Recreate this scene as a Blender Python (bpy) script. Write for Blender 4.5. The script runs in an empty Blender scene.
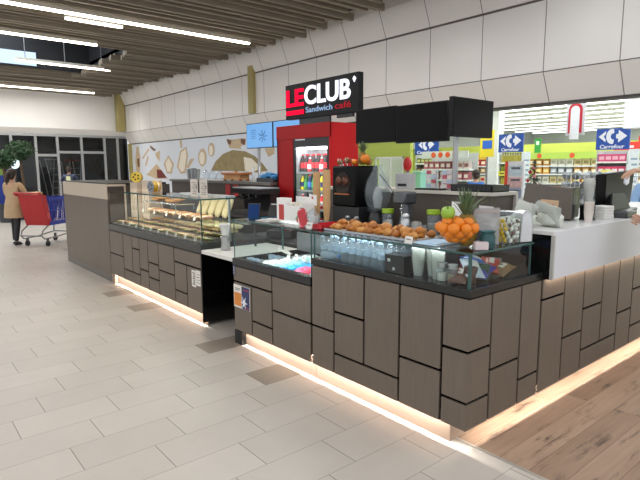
import bpy, math, random
from mathutils import Vector, Matrix
random.seed(7)
PI = math.pi
SC = bpy.context.scene
COL = SC.collection
OFF = {}

# ------------------------------------------------------------------ mesh builder
class B:
    def __init__(s): s.v = []; s.f = []
    def add(s, vs, fs):
        n = len(s.v); s.v += [tuple(v) for v in vs]; s.f += [tuple(i + n for i in f) for f in fs]; return s
    def box(s, x0, x1, y0, y1, z0, z1):
        return s.add([(x0,y0,z0),(x1,y0,z0),(x1,y1,z0),(x0,y1,z0),(x0,y0,z1),(x1,y0,z1),(x1,y1,z1),(x0,y1,z1)],
                     [(0,3,2,1),(4,5,6,7),(0,1,5,4),(1,2,6,5),(2,3,7,6),(3,0,4,7)])
    def obox(s, c, size, rz=0, rx=0, ry=0):
        M = Matrix.Translation(c) @ Matrix.Rotation(rz,4,'Z') @ Matrix.Rotation(ry,4,'Y') @ Matrix.Rotation(rx,4,'X')
        b = B().box(-size[0]/2,size[0]/2,-size[1]/2,size[1]/2,-size[2]/2,size[2]/2)
        return s.add([M @ Vector(v) for v in b.v], b.f)
    def prism(s, poly, ext):
        n = len(poly); e = Vector(ext)
        a = [Vector(p) for p in poly]; b = [p + e for p in a]
        nor = Vector((0,0,0))
        for i in range(n): nor += a[i].cross(a[(i+1) % n])
        fs = [tuple(range(n)), tuple(range(2*n-1, n-1, -1))] + [(i, i+n, (i+1) % n + n, (i+1) % n) for i in range(n)]
        if nor.dot(e) > 0: fs = [tuple(reversed(f)) for f in fs]
        return s.add(a + b, fs)
    def cyl(s, p, q, r0, r1=None, n=12, caps=True):
        r1 = r0 if r1 is None else r1
        p, q = Vector(p), Vector(q); d = (q-p).normalized()
        u = d.orthogonal().normalized(); w = d.cross(u)
        vs = []
        for c, r in ((p,r0),(q,r1)):
            for i in range(n):
                a = 2*PI*i/n; vs.append(c + u*(r*math.cos(a)) + w*(r*math.sin(a)))
        fs = [(i,(i+1)%n,(i+1)%n+n,i+n) for i in range(n)]
        if caps: fs += [tuple(range(n-1,-1,-1)), tuple(range(n,2*n))]
        return s.add(vs, fs)
    def lathe(s, c, prof, n=16):
        vs = []; m = len(prof)
        for r, z in prof:
            for i in range(n):
                a = 2*PI*i/n; vs.append((c[0]+r*math.cos(a), c[1]+r*math.sin(a), c[2]+z))
        fs = [(j*n+i, j*n+(i+1)%n, (j+1)*n+(i+1)%n, (j+1)*n+i) for j in range(m-1) for i in range(n)]
        if prof[0][0] > 1e-4: fs.append(tuple(range(n-1,-1,-1)))
        if prof[-1][0] > 1e-4: fs.append(tuple(range((m-1)*n, m*n)))
        return s.add(vs, fs)
    def ball(s, c, rx, ry=None, rz=None, n=12, m=8, lump=0, M=None):
        ry = rx if ry is None else ry; rz = rx if rz is None else rz
        vs = [(0,0,-1)]
        for j in range(1,m):
            t = PI*j/m
            for i in range(n):
                a = 2*PI*i/n; vs.append((math.sin(t)*math.cos(a), math.sin(t)*math.sin(a), -math.cos(t)))
        vs.append((0,0,1))
        out = []
        for v in vs:
            k = 1 + random.uniform(-lump, lump)
            p = Vector((v[0]*rx*k, v[1]*ry*k, v[2]*rz*k))
            if M: p = M @ p
            out.append(Vector(c)+p)
        fs = [(0,1+(i+1)%n,1+i) for i in range(n)]
        for j in range(m-2):
            fs += [(1+j*n+i,1+j*n+(i+1)%n,1+(j+1)*n+(i+1)%n,1+(j+1)*n+i) for i in range(n)]
        L = len(vs)-1
        fs += [(1+(m-2)*n+i,1+(m-2)*n+(i+1)%n,L) for i in range(n)]
        return s.add(out, fs)
    def tube(s, pts, r, n=6):
        for a, b in zip(pts, pts[1:]): s.cyl(a, b, r, r, n)
        return s
    def loft(s, rings, caps=True):
        n = len(rings[0]); vs = [p for r in rings for p in r]
        fs = [(j*n+i, j*n+(i+1)%n, (j+1)*n+(i+1)%n, (j+1)*n+i) for j in range(len(rings)-1) for i in range(n)]
        if caps: fs += [tuple(range(n-1,-1,-1)), tuple(range((len(rings)-1)*n, len(rings)*n))]
        return s.add(vs, fs)
    def build(s, name, m, parent=None, bevel=0, label=None, ang=38):
        o0 = Vector(OFF.get(parent.name, (0,0,0))) if parent else Vector((0,0,0))
        me = bpy.data.meshes.new(name)
        me.from_pydata([tuple(Vector(v)-o0) for v in s.v], [], s.f)
        me.materials.append(m)
        for p in me.polygons: p.use_smooth = True
        me.update()
        me.set_sharp_from_angle(angle=math.radians(ang))
        o = bpy.data.objects.new(name, me); COL.objects.link(o)
        if parent: o.parent = parent; OFF[o.name] = tuple(o0)
        if bevel:
            md = o.modifiers.new('bevel','BEVEL'); md.width = bevel; md.segments = 2; md.limit_method = 'ANGLE'
        if label: o['label'] = label
        return o

def tag(o, label, cat, group=None, kind=None):
    if label: o['label'] = label
    if cat: o['category'] = cat
    if group: o['group'] = group
    if kind: o['kind'] = kind
    return o
def thing(name, label, cat, loc=(0,0,0), rz=0, group=None, local=False):
    o = bpy.data.objects.new(name, None); COL.objects.link(o)
    o.empty_display_size = .05
    o.location = loc; o.rotation_euler = (0,0,rz)
    OFF[o.name] = (0,0,0) if local else tuple(loc)
    return tag(o, label, cat, group)
def struct(o): o['kind'] = 'structure'; return o
def dup(o, loc, rz=None, label=None, group=None, parent=None, scale=None):
    c = o.copy(); COL.objects.link(c); c.parent = parent
    if loc is not None: c.location = loc
    if rz is not None: c.rotation_euler = rz if isinstance(rz, tuple) else (0,0,rz)
    if scale: c.scale = (scale,)*3 if not isinstance(scale, tuple) else scale
    if label: c['label'] = label
    if group: c['group'] = group
    for ch in list(o.children):
        dup(ch, None, parent=c)
    return c
ORD = ['','first','second','third','fourth','fifth','sixth','seventh','eighth','ninth','tenth','eleventh','twelfth','thirteenth',
       'fourteenth','fifteenth','sixteenth','seventeenth','eighteenth','nineteenth','twentieth','twenty-first','twenty-second',
       'twenty-third','twenty-fourth','twenty-fifth','twenty-sixth','twenty-seventh','twenty-eighth','twenty-ninth','thirtieth']

# ------------------------------------------------------------------ materials
def lin(h):
    h = h.lstrip('#'); out = []
    for i in (0,2,4):
        c = int(h[i:i+2],16)/255
        out.append(c/12.92 if c <= .04045 else ((c+.055)/1.055)**2.4)
    return tuple(out)+(1,)
class N:
    def __init__(s, name):
        s.m = bpy.data.materials.new(name); s.m.use_nodes = True
        s.t = s.m.node_tree; s.t.nodes.clear()
        s.out = s.n('ShaderNodeOutputMaterial')
    def n(s, t, **k):
        x = s.t.nodes.new(t)
        for a, b in k.items(): setattr(x, a, b)
        return x
    def l(s, a, b): s.t.links.new(a, b)
    def math(s, op, a, b=None, c=None):
        x = s.n('ShaderNodeMath', operation=op)
        for i, v in enumerate((a,b,c)):
            if v is None: continue
            if hasattr(v,'is_linked'): s.l(v, x.inputs[i])
            else: x.inputs[i].default_value = v
        return x.outputs[0]
    def mix(s, f, a, b):
        x = s.n('ShaderNodeMix', data_type='RGBA')
        for v, i in ((f,0),(a,6),(b,7)):
            if hasattr(v,'is_linked'): s.l(v, x.inputs[i])
            else: x.inputs[i].default_value = v
        return x.outputs[2]
    def pos(s): return s.n('ShaderNodeNewGeometry').outputs['Position']
    def obj(s): return s.n('ShaderNodeTexCoord').outputs['Object']
    def sep(s, v):
        x = s.n('ShaderNodeSeparateXYZ'); s.l(v, x.inputs[0]); return x.outputs
    def vec(s, a, b, c):
        x = s.n('ShaderNodeCombineXYZ')
        for i, v in enumerate((a,b,c)):
            if hasattr(v,'is_linked'): s.l(v, x.inputs[i])
            else: x.inputs[i].default_value = v
        return x.outputs[0]
    def noise(s, v, sc, det=3, rough=.5):
        x = s.n('ShaderNodeTexNoise'); x.inputs['Scale'].default_value = sc; x.inputs['Detail'].default_value = det
        x.inputs['Roughness'].default_value = rough
        s.l(v, x.inputs['Vector']); return x.outputs['Fac']
    def mapv(s, v, scale):
        x = s.n('ShaderNodeMapping'); x.inputs['Scale'].default_value = scale; s.l(v, x.inputs['Vector']); return x.outputs[0]
    def ramp(s, f, a, b):
        x = s.n('ShaderNodeMapRange'); x.inputs[1].default_value = a; x.inputs[2].default_value = b; s.l(f, x.inputs[0]); return x.outputs[0]
    def bsdf(s, col, rough=.5, metal=0, spec=.5, bump=None, bstr=.2, bdist=.01):
        p = s.n('ShaderNodeBsdfPrincipled')
        for v, i in ((col,'Base Color'),(rough,'Roughness'),(metal,'Metallic'),(spec,'Specular IOR Level')):
            if hasattr(v,'is_linked'): s.l(v, p.inputs[i])
            else: p.inputs[i].default_value = v
        if bump is not None:
            b = s.n('ShaderNodeBump'); b.inputs['Strength'].default_value = bstr; b.inputs['Distance'].default_value = bdist
            s.l(bump, b.inputs['Height']); s.l(b.outputs[0], p.inputs['Normal'])
        s.l(p.outputs[0], s.out.inputs[0]); return s.m
MATS = {}
def M(h, rough=.5, metal=0, var=.12, sc=14, bump=0, spec=.5):
    key = (h, rough, metal, var, sc, bump, spec)
    if key in MATS: return MATS[key]
    a = N('finish_'+h.strip('#')); c = lin(h)
    nz = a.noise(a.obj(), sc, 3)
    col = a.mix(nz, tuple(x*(1-var) for x in c[:3])+(1,), tuple(min(1,x*(1+var)) for x in c[:3])+(1,))
    MATS[key] = a.bsdf(col, rough, metal, spec, nz if bump else None, bump)
    return MATS[key]
def emit(name, h, st):
    a = N(name); e = a.n('ShaderNodeEmission'); e.inputs[0].default_value = lin(h); e.inputs[1].default_value = st
    a.l(e.outputs[0], a.out.inputs[0]); return a.m
def glassy(name, tint, haze=0.0, hazecol='#ffffff', gloss=.03, ior=1.45):
    a = N(name)
    t = a.n('ShaderNodeBsdfTransparent'); t.inputs[0].default_value = lin(tint)
    g = a.n('ShaderNodeBsdfGlossy'); g.inputs['Roughness'].default_value = gloss
    fr = a.n('ShaderNodeFresnel'); fr.inputs[0].default_value = ior
    mx = a.n('ShaderNodeMixShader'); a.l(a.math('MULTIPLY', fr.outputs[0], a.math('SUBTRACT', 1, a.n('ShaderNodeNewGeometry').outputs['Backfacing'])), mx.inputs[0])
    if haze:
        d = a.n('ShaderNodeBsdfDiffuse'); d.inputs[0].default_value = lin(hazecol)
        m2 = a.n('ShaderNodeMixShader')
        m2.inputs[0].default_value = haze; a.l(t.outputs[0], m2.inputs[1]); a.l(d.outputs[0], m2.inputs[2]); a.l(m2.outputs[0], mx.inputs[1])
    else: a.l(t.outputs[0], mx.inputs[1])
    a.l(g.outputs[0], mx.inputs[2]); a.l(mx.outputs[0], a.out.inputs[0]); return a.m

GLASS = glassy('clear_glass', '#f7fbfa')
EDGE = M('#2f5450', .15, 0, .1)
CLEAR = glassy('clear_plastic', '#f3f6f8', .09, '#e8f2f8', .12)
CLEARBLUE = glassy('bluish_plastic', '#e4eff6', .3, '#dfeef7', .1)
FROST = glassy('frosted_plastic', '#f2f4f2', .32, '#f4f5f2', .2)
DARKGLASS = glassy('dark_glazing', '#c3c9cd')
BLACK = M('#101011', .35, 0, .1)
GAPSHADE = M('#040404', .9, 0, .05, 14, 0, 0)  # near-black that stands in for shade deep in the panel gaps
BLACKGLOSS = M('#0a0a0b', .12, 0, .05)
DARK = M('#262628', .5)
STEEL = M('#b4b6b8', .28, 1, .06)
CHROME = M('#d0d2d4', .15, 1, .04)
GREY = M('#7b7d80', .5)
WHITE = M('#eceae6', .45, 0, .03)
PAPER = M('#e6e2da', .7, 0, .04)
ALU = M('#a8a9aa', .4, .7, .05)

def lam_mat():
    a = N('brown_laminate'); v = a.mapv(a.pos(), (60,60,3.2))
    g = a.noise(v, 1.0, 5, .6); big = a.noise(a.pos(), 2.2, 2)
    info = a.n('ShaderNodeObjectInfo').outputs['Random']
    f = a.math('ADD', a.math('MULTIPLY', g, .6), a.math('MULTIPLY', big, .4))
    col = a.mix(a.ramp(f,.2,.8), lin('#61564b'), lin('#786c60'))
    col = a.mix(a.math('MULTIPLY', info, .22), col, lin('#544a3e'))
    return a.bsdf(col, .42, 0, .45, g, .06)
LAM = lam_mat()
def beige_mat():
    a = N('beige_laminate'); g = a.noise(a.mapv(a.pos(), (40,40,3)), 1, 4)
    return a.bsdf(a.mix(g, lin('#b9a996'), lin('#cdbfae')), .45)
BEIGE = beige_mat()

def tile_mat():
    a = N('beige_floor_tile'); p = a.pos(); x, y, z = a.sep(p)[:3]
    yy = a.math('DIVIDE', a.math('SUBTRACT', y, .05), .3)
    r = a.math('FLOOR', yy); fy = a.math('FRACT', yy)
    u = a.math('DIVIDE', a.math('SUBTRACT', a.math('SUBTRACT', x, .267), a.math('MULTIPLY', a.math('SUBTRACT', r, 5), .2)), .6)
    cx = a.math('FLOOR', u); fx = a.math('FRACT', u)
    ex = a.math('MINIMUM', fx, a.math('SUBTRACT', 1, fx)); ey = a.math('MINIMUM', fy, a.math('SUBTRACT', 1, fy))
    jx = a.math('LESS_THAN', a.math('MULTIPLY', ex, .6), .0024); jy = a.math('LESS_THAN', a.math('MULTIPLY', ey, .3), .0018)
    joint = a.math('MAXIMUM', jx, a.math('MULTIPLY', jy, .75))
    wn = a.n('ShaderNodeTexWhiteNoise'); a.l(a.vec(cx, r, 3.3), wn.inputs['Vector'])
    cloud = a.noise(p, 3.5, 5, .6)
    f = a.math('ADD', a.math('ADD', a.math('MULTIPLY', wn.outputs[0], .32), .12), a.math('MULTIPLY', cloud, .7))
    col = a.mix(a.ramp(f, .1, 1.1), lin('#b3aaa0'), lin('#cbc2b8'))
    dark = None
    for rr, cc in ((5,-1),(8,-2),(14,-4),(17,-5)):
        q = a.math('MULTIPLY', a.math('COMPARE', r, rr, .1), a.math('COMPARE', cx, cc, .1))
        dark = q if dark is None else a.math('MAXIMUM', dark, q)
    dark = a.math('MAXIMUM', dark, a.math('MULTIPLY', a.math('GREATER_THAN', wn.outputs[0], .985), .5))
    col = a.mix(dark, col, lin('#93877a'))
    col = a.mix(joint, col, lin('#6f675d'))
    rough = a.math('ADD', a.math('MULTIPLY', cloud, .15), .3)
    return a.bsdf(col, rough, 0, .45, a.math('SUBTRACT', 1, joint), .15, .002)
def wood_mat():
    a = N('knotty_oak_plank'); p = a.pos(); x, y, z = a.sep(p)[:3]
    yy = a.math('DIVIDE', a.math('ADD', y, .145), .178); r = a.math('FLOOR', yy); fy = a.math('FRACT', yy)
    wr = a.n('ShaderNodeTexWhiteNoise', noise_dimensions='1D'); a.l(r, wr.inputs['W'])
    u = a.math('DIVIDE', a.math('ADD', x, a.math('MULTIPLY', wr.outputs[0], 3)), 1.5)
    cx = a.math('FLOOR', u); fx = a.math('FRACT', u)
    wn = a.n('ShaderNodeTexWhiteNoise'); a.l(a.vec(cx, r, 1.7), wn.inputs['Vector'])
    ey = a.math('MINIMUM', fy, a.math('SUBTRACT', 1, fy)); ex = a.math('MINIMUM', fx, a.math('SUBTRACT', 1, fx))
    joint = a.math('MAXIMUM', a.math('LESS_THAN', ey, .012), a.math('LESS_THAN', ex, .0012))
    sh = a.vec(a.math('ADD', x, a.math('MULTIPLY', wn.outputs[0], 17)), a.math('ADD', y, a.math('MULTIPLY', wn.outputs[0], 5)), 0)
    grain = a.noise(a.mapv(sh, (2.2,38,1)), 1, 6, .6)
    broad = a.noise(a.mapv(sh, (1.2,4,1)), 1, 3)
    knots = a.noise(a.mapv(sh, (2.0,8,1)), 1.1, 4, .65)
    crack = a.ramp(knots, .54, .64)
    fine = a.ramp(a.noise(a.mapv(sh, (3,26,1)), 1, 4, .6), .4, .62)
    f = a.math('ADD', a.math('MULTIPLY', grain, .45), a.math('ADD', a.math('MULTIPLY', broad, .4), a.math('MULTIPLY', wn.outputs[0], .25)))
    col = a.mix(a.ramp(f, .3, .85), lin('#866a55'), lin('#bfa188'))
    col = a.mix(a.math('MULTIPLY', crack, fine), col, lin('#4a382c'))
    col = a.mix(a.math('MULTIPLY', joint, .6), col, lin('#5a4030'))
    return a.bsdf(col, a.math('ADD', a.math('MULTIPLY', grain, .2), .32), 0, .45, grain, .08)
def wall_mat():
    a = N('white_wall_panel'); p = a.pos(); x, y, z = a.sep(p)[:3]
    u = a.math('FRACT', a.math('DIVIDE', a.math('SUBTRACT', y, 1.634-1.152*10), 1.152))
    e = a.math('MINIMUM', u, a.math('SUBTRACT', 1, u))
    j = a.math('LESS_THAN', e, .0065)
    nz = a.noise(p, .9, 2)
    col = a.mix(nz, lin('#e2e0dd'), lin('#ebe9e6')); col = a.mix(j, col, lin('#77726f'))
    return a.bsdf(col, .35, 0, .5, a.math('SUBTRACT', 1, j), .3, .004)
TILE, WOOD, WALLP = tile_mat(), wood_mat(), wall_mat()
PLAINWHITE = M('#efeeec', .5, 0, .03, 1.5)
OLIVE = M('#aa9d66', .5, 0, .15, 3)

# text as solid letters, sized to fit a rectangle on a plane
def letters(name, txt, origin, u, v, w, h, m, parent, depth=.006, bold=0.0, label=None, shear=0):
    cu = bpy.data.curves.new(name+'_outline', 'FONT'); cu.body = txt; cu.offset = bold; cu.resolution_u = 6; cu.shear = shear
    tmp = bpy.data.objects.new('tmp', cu); COL.objects.link(tmp)
    dg = bpy.context.evaluated_depsgraph_get(); dg.update()
    me = bpy.data.meshes.new_from_object(tmp.evaluated_get(dg))
    bpy.data.objects.remove(tmp); bpy.data.curves.remove(cu)
    vs = [tuple(q.co) for q in me.vertices]; fs = [tuple(p.vertices) for p in me.polygons]
    bpy.data.meshes.remove(me)
    x0 = min(q[0] for q in vs); x1 = max(q[0] for q in vs); y0 = min(q[1] for q in vs); y1 = max(q[1] for q in vs)
    U, V = Vector(u), Vector(v); nn = U.cross(V).normalized(); O = Vector(origin)
    P = lambda q, d: O + U*((q[0]-x0)/(x1-x0)*w) + V*((q[1]-y0)/(y1-y0)*h) + nn*d
    b = B(); n = len(vs); cnt = {}
    for f in fs:
        for i in range(len(f)):
            e = (f[i], f[(i+1) % len(f)]); cnt[tuple(sorted(e))] = cnt.get(tuple(sorted(e)), 0)+1
    sides = []
    for f in fs:
        for i in range(len(f)):
            a_, b_ = f[i], f[(i+1) % len(f)]
            if cnt[tuple(sorted((a_,b_)))] == 1: sides.append((b_, a_, a_+n, b_+n))
    b.add([P(q, depth) for q in vs] + [P(q, 0) for q in vs], fs + [tuple(s) for s in sides])
    return b.build(name, m, parent, label=label)
def plate(poly2, origin, u, v, depth=.004):
    U, V = Vector(u), Vector(v); nn = U.cross(V).normalized(); O = Vector(origin)
    return B().prism([O + U*p[0] + V*p[1] for p in poly2], nn*depth)
# ------------------------------------------------------------------ camera
CAM = Vector((-2.4496, -1.6522, 1.65))
def cam():
    yaw, pitch, roll, f = .878171989, .138512741, -.00414800989, 524.826
    cy, sy, cp, sp = math.cos(yaw), math.sin(yaw), math.cos(pitch), math.sin(pitch)
    F = Vector((cy*cp, sy*cp, -sp)); R = Vector((sy, -cy, 0)); U = R.cross(F)
    c, s = math.cos(roll), math.sin(roll)
    R2 = R*c + U*s; U2 = -R*s + U*c
    cd = bpy.data.cameras.new('camera'); cd.sensor_width = 36; cd.lens = f*36/640; cd.clip_start = .05; cd.clip_end = 200
    o = bpy.data.objects.new('camera', cd); COL.objects.link(o)
    m = Matrix((R2, U2, -F)).transposed().to_4x4(); m.translation = CAM
    o.matrix_world = m; SC.camera = o
cam()

# ------------------------------------------------------------------ floor
XW = 5.929
struct(B().box(-12,.105,-8,30,-.06,0).box(.105,6.6,.14,30,-.06,0).build('floor', TILE))
struct(B().box(.125,6.6,-8,.14,-.06,0).build('floor_wood', WOOD))
struct(B().box(.105,.125,-8,.14,-.06,.004).build('trim_1', M('#b9b3aa', .35, .5)))
struct(B().box(6.6,26.2,-8,30,-.06,0).build('floor_store', M('#b9b7b2', .3)))

# ------------------------------------------------------------------ long wall with sloped panels
w = B()
w.prism([(5.66,-6,4.98),(5.70,-6,4.79),(5.905,-6,4.30),(5.95,-6,4.30),(6.4,-6,4.98)], (0,28,0))
w.prism([(5.929,-6,4.262),(5.929,-6,3.165),(6.4,-6,3.165),(6.4,-6,4.262)], (0,28,0))
w.prism([(5.929,-6,3.148),(6.181,-6,2.69),(6.4,-6,2.69),(6.4,-6,3.148)], (0,28,0))
struct(w.build('wall_back', WALLP, ang=10))
g = B().box(5.94,6.3,-6,22,4.26,4.302).box(5.94,6.3,-6,22,3.146,3.167)
struct(g.build('trim_2', M('#5f5a57', .6)))
struct(B().box(6.17,6.42,-6,22,2.655,2.692).build('trim_3', M('#3a3836', .5)))
struct(B().box(6.181,6.4,8.5,22.2,0,2.66).build('wall_mural', M('#d5d9df', .5, 0, .03, 2)))
# olive pilasters
struct(B().box(5.83,5.93,11.27,11.53,3.17,4.98).build('trim_21', OLIVE, bevel=.004))
struct(B().box(5.62,5.9,21.55,21.98,3.2,4.98).build('trim_22', OLIVE, bevel=.004))
struct(B().box(6.1,6.2,21.7,22.0,0,2.69).build('trim_23', OLIVE, bevel=.004))

# ------------------------------------------------------------------ far wall: white bulkhead over dark shop glazing
fb = B()
fb.box(-8,5.95,22,22.4,3.25,5.3)
fb.prism([(-8,22,3.25),(-8,22.28,2.98),(-8,22.4,2.98),(-8,22.4,3.25)], (14.2,0,0))
struct(fb.build('wall_far', PLAINWHITE))
struct(B().box(6.0,6.2,22.3,25.7,0,3.0).box(-8,6.2,25.6,25.7,0,3.3).box(-8,6.2,22.3,25.7,3.0,3.1).build('wall_shop_back', M('#2a2b2e', .6)))
FRAME = M('#a7a9ab', .4, .2)
def glazing(n, x0, x1, mull, trans, label=None):
    fr = B().box(x0,x1,22.2,22.28,2.93,3.02).box(x0,x1,22.2,22.28,0,.06)
    for mx in mull: fr.box(mx-.045,mx+.045,22.18,22.3,0,3.0)
    for a_, b_, zz in trans: fr.box(a_,b_,22.2,22.27,zz-.05,zz+.05)
    o = struct(fr.build('window_%d' % n, FRAME))
    B().box(x0,x1,22.235,22.245,.06,2.93).build('pane', DARKGLASS, o)
    return o
glazing(1, 2.3, 6.1, (2.47,3.28,4.22,5.17,5.73), ((2.47,3.28,2.17),(3.28,5.17,2.3)))
glazing(2, -8, 2.3, (-6,-4,-2,0,1.6), ())

# ------------------------------------------------------------------ ceiling of wooden slats
SLAT = M('#857b6c', .65, 0, .15, 3); 
c = B(); HX, HY0, HY1 = 2.9, 12.4, 17.2
yy = 2.2; k = 0
while yy < 21.9:
    xe = 5.42 - [0,.32,.08,.5,.15,.4,.22][k % 7] - random.uniform(0,.12)
    z0 = 4.60 + [0,.07,.03,.12,.05][k % 5]; wd = [.10,.07,.12,.08][k % 4]
    if HY0 < yy < HY1: xs = [(HX + random.uniform(-.25,.2), xe)]
    else: xs = [(-5, xe)]
    for a_, b_ in xs: c.box(a_, b_, yy, yy+wd, z0, z0+.14)
    yy += wd + [.07,.05,.10,.06,.12][k % 5]; k += 1
struct(c.build('ceiling', SLAT))
UP = M('#55575a', .8)
u = B().box(-5,6.2,2.0,12.7,5.0,5.1).box(-5,6.2,17.1,22.3,5.0,5.1).box(3.2,6.2,12.7,17.1,5.0,5.1)
struct(u.build('ceiling_upper', UP))
s_ = B().box(-5,3.3,12.62,12.72,4.75,6.4).box(-5,3.3,17.08,17.18,4.75,6.4).box(3.2,3.3,12.7,17.1,4.75,6.4).box(-5,3.3,12.6,17.2,6.3,6.4)
struct(s_.build('ceiling_recess', M('#1b1c20', .7)))
struct(B().box(-5,1.2,12.73,12.77,4.8,5.5).build('window_3', emit('skylight_day', '#cfe6f2', 2.2)))
struct(B().box(-5,1.6,17.03,17.07,4.8,5.2).build('window_4', emit('skylight_day_blue', '#bcd4e8', 1.4)))

# ------------------------------------------------------------------ linear lamps
TUBE = emit('tube_glow', '#fff4e2', 9.0); HOUS = M('#c9c4b8', .5)
def lamp(x0, x1, y, z, label, drop=0):
    t = thing('linear_lamp', label, 'ceiling light', ((x0+x1)/2, y, z), 0, 'linear lamps on the slatted ceiling')
    B().box(x0,x1,y-.045,y+.045,z+.02,z+.097).build('housing', HOUS, t)
    B().box(x0+.01,x1-.01,y-.04,y+.04,z-.015,z+.02).build('diffuser', TUBE, t)
    if drop:
        for xx in (x0+.25,(x0+x1)/2,x1-.25):
            B().cyl((xx,y,z+.09),(xx,y,z+drop),.012,n=6).build('hanger', GREY, t)
    return t
lamp(-4.5,4.45,9.22,4.503,'long linear lamp ending closest to the white wall, above the serving counters')
lamp(.55,1.65,9.62,4.503,'short linear lamp close behind the longest lamp')
lamp(-4.5,1.75,11.6,4.503,'linear lamp on slats beside the dark ceiling recess')
lamp(.72,3.3,15.4,4.62,'linear lamp hanging on rods inside the dark ceiling recess', 1.7)
lamp(-4.5,4.2,20.0,4.503,'farthest linear lamp, above the white bulkhead of the dark shop')
lamp(-4.5,2.3,6.2,4.503,'added linear lamp out of view overhead, between the counter and the long wall')  # this lamp and the next are added out of view to light the stall
lamp(-4.5,2.0,3.2,4.503,'added linear lamp out of view overhead, closest to the corner of the counter')

# ------------------------------------------------------------------ wall print
PR = {'m_tan': M('#bfa98a',.6,0,.25,9), 'm_brown': M('#6d4a35',.6,0,.2,9), 'm_red': M('#6e2f2a',.6,0,.2,9), 'm_pale': M('#e2d9c8',.6,0,.08,9), 'm_olive': M('#8f7f58',.7,0,.35,5)}
MURAL = [
    ('loaf_print','m_tan',[(21.15, 2.55), (20.88, 2.54), (20.77, 2.08), (20.88, 1.48), (21.25, 1.44), (21.37, 1.89)]),
    ('loaf_print','m_brown',[(21.13, 2.02), (20.88, 2.05), (20.89, 1.68), (21.11, 1.68)]),
    ('stick_print','m_tan',[(20.59, 2.04), (19.86, 2.45), (19.73, 2.38), (20.43, 2.01)]),
    ('stick_print','m_brown',[(19.68, 2.57), (19.06, 2.36), (19.23, 2.3), (19.61, 2.44)]),
    ('stick_print','m_tan',[(19.16, 2.21), (18.68, 2.32), (18.73, 1.89), (19.02, 2.05)]),
    ('stick_print','m_tan',[(20.29, 1.74), (19.98, 2.13), (19.82, 2.1), (20.12, 1.71)]),
    ('slice_print','m_tan',[(20.17, 1.35), (19.05, 1.8), (18.05, 1.22), (19.2, 1.2)]),
    ('filling_print','m_red',[(19.07, 1.58), (18.61, 1.55), (18.12, 1.25), (19.04, 1.22)]),
    ('loaf_print','m_tan',[(18.36, 1.8), (17.89, 2.12), (17.42, 1.79), (17.67, 1.4), (18.1, 1.43)]),
    ('crumb_print','m_pale',[(18.18, 1.82), (17.89, 2.03), (17.58, 1.76), (17.78, 1.49), (18.04, 1.5)]),
    ('loaf_print','m_tan',[(17.16, 1.67), (16.84, 2.24), (16.3, 2.4), (16.2, 2.06), (16.45, 1.44), (16.85, 1.41)]),
    ('crumb_print','m_pale',[(17.02, 1.67), (16.75, 2.19), (16.37, 2.32), (16.32, 2.06), (16.55, 1.53), (16.81, 1.49)]),
    ('stick_print','m_tan',[(16.36, 1.67), (16.02, 1.95), (15.71, 1.97), (16.18, 1.61)]),
    ('stick_print','m_tan',[(16.86, 2.64), (16.67, 2.64), (16.63, 2.35), (16.78, 2.38)]),
    ('roll_print','m_tan',[(14.78, 1.98), (14.82, 1.85), (14.91, 1.74), (15.04, 1.68), (15.18, 1.68), (15.3, 1.75), (15.38, 1.85), (15.4, 1.99), (15.36, 2.13), (15.26, 2.23), (15.13, 2.29), (14.99, 2.29), (14.88, 2.22), (14.8, 2.12)]),
    ('crumb_print','m_pale',[(14.91, 1.96), (14.94, 1.87), (15.0, 1.79), (15.08, 1.75), (15.17, 1.75), (15.25, 1.79), (15.3, 1.87), (15.31, 1.97), (15.28, 2.07), (15.22, 2.14), (15.14, 2.19), (15.05, 2.18), (14.97, 2.14), (14.93, 2.06)]),
    ('roll_print','m_tan',[(14.2, 2.23), (14.23, 2.13), (14.3, 2.05), (14.39, 2.01), (14.49, 2.01), (14.58, 2.06), (14.64, 2.14), (14.66, 2.24), (14.63, 2.34), (14.56, 2.42), (14.46, 2.46), (14.36, 2.46), (14.27, 2.41), (14.22, 2.33)]),
    ('crumb_print','m_pale',[(14.31, 2.21), (14.33, 2.14), (14.37, 2.08), (14.43, 2.05), (14.49, 2.05), (14.55, 2.09), (14.58, 2.15), (14.59, 2.22), (14.57, 2.29), (14.53, 2.35), (14.47, 2.38), (14.41, 2.38), (14.35, 2.34), (14.32, 2.28)]),
    ('cloth_print','m_olive',[(14.51, 1.53), (14.16, 1.84), (13.63, 2.08), (13.03, 2.19), (12.29, 2.13), (11.77, 1.98), (11.36, 1.76), (11.08, 1.54), (11.79, 1.49), (12.31, 1.52), (13.16, 1.53)]),
    ('flour_print','m_pale',[(12.38, 1.96), (11.94, 1.91), (11.4, 1.63), (11.87, 1.5), (12.31, 1.53)]),
    ('knot_print','m_tan',[(13.35, 2.55), (13.06, 2.51), (12.63, 2.52), (12.31, 2.52), (12.26, 2.36), (12.55, 2.27), (12.51, 2.2), (13.22, 2.25), (13.31, 2.4)]),
    ('knot_print','m_brown',[(13.38, 2.55), (13.06, 2.48), (13.16, 2.34), (13.33, 2.42)]),
    ('knot_print','m_brown',[(12.52, 2.53), (12.25, 2.48), (12.3, 2.31), (12.53, 2.39)]),
    ('pretzel_print','m_tan',[(11.22, 2.17), (10.74, 2.2), (10.75, 2.02), (11.03, 1.94)]),

]
mu = thing('wall_print', 'wall print of loaves, slices and a tan flour cloth on the white wall', 'wall print', (6.18, 16, 1.3))
B().box(6.172,6.181,10.2,21.5,.9,2.655).build('backing', M('#d3d8e0', .5, 0, .03, 2), mu)
for i, (nm, mt, poly) in enumerate(MURAL):
    B().prism([(6.171, p[0], p[1]) for p in poly], (-.002-.0004*i,0,0)).build(nm, PR[mt], mu)
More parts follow.
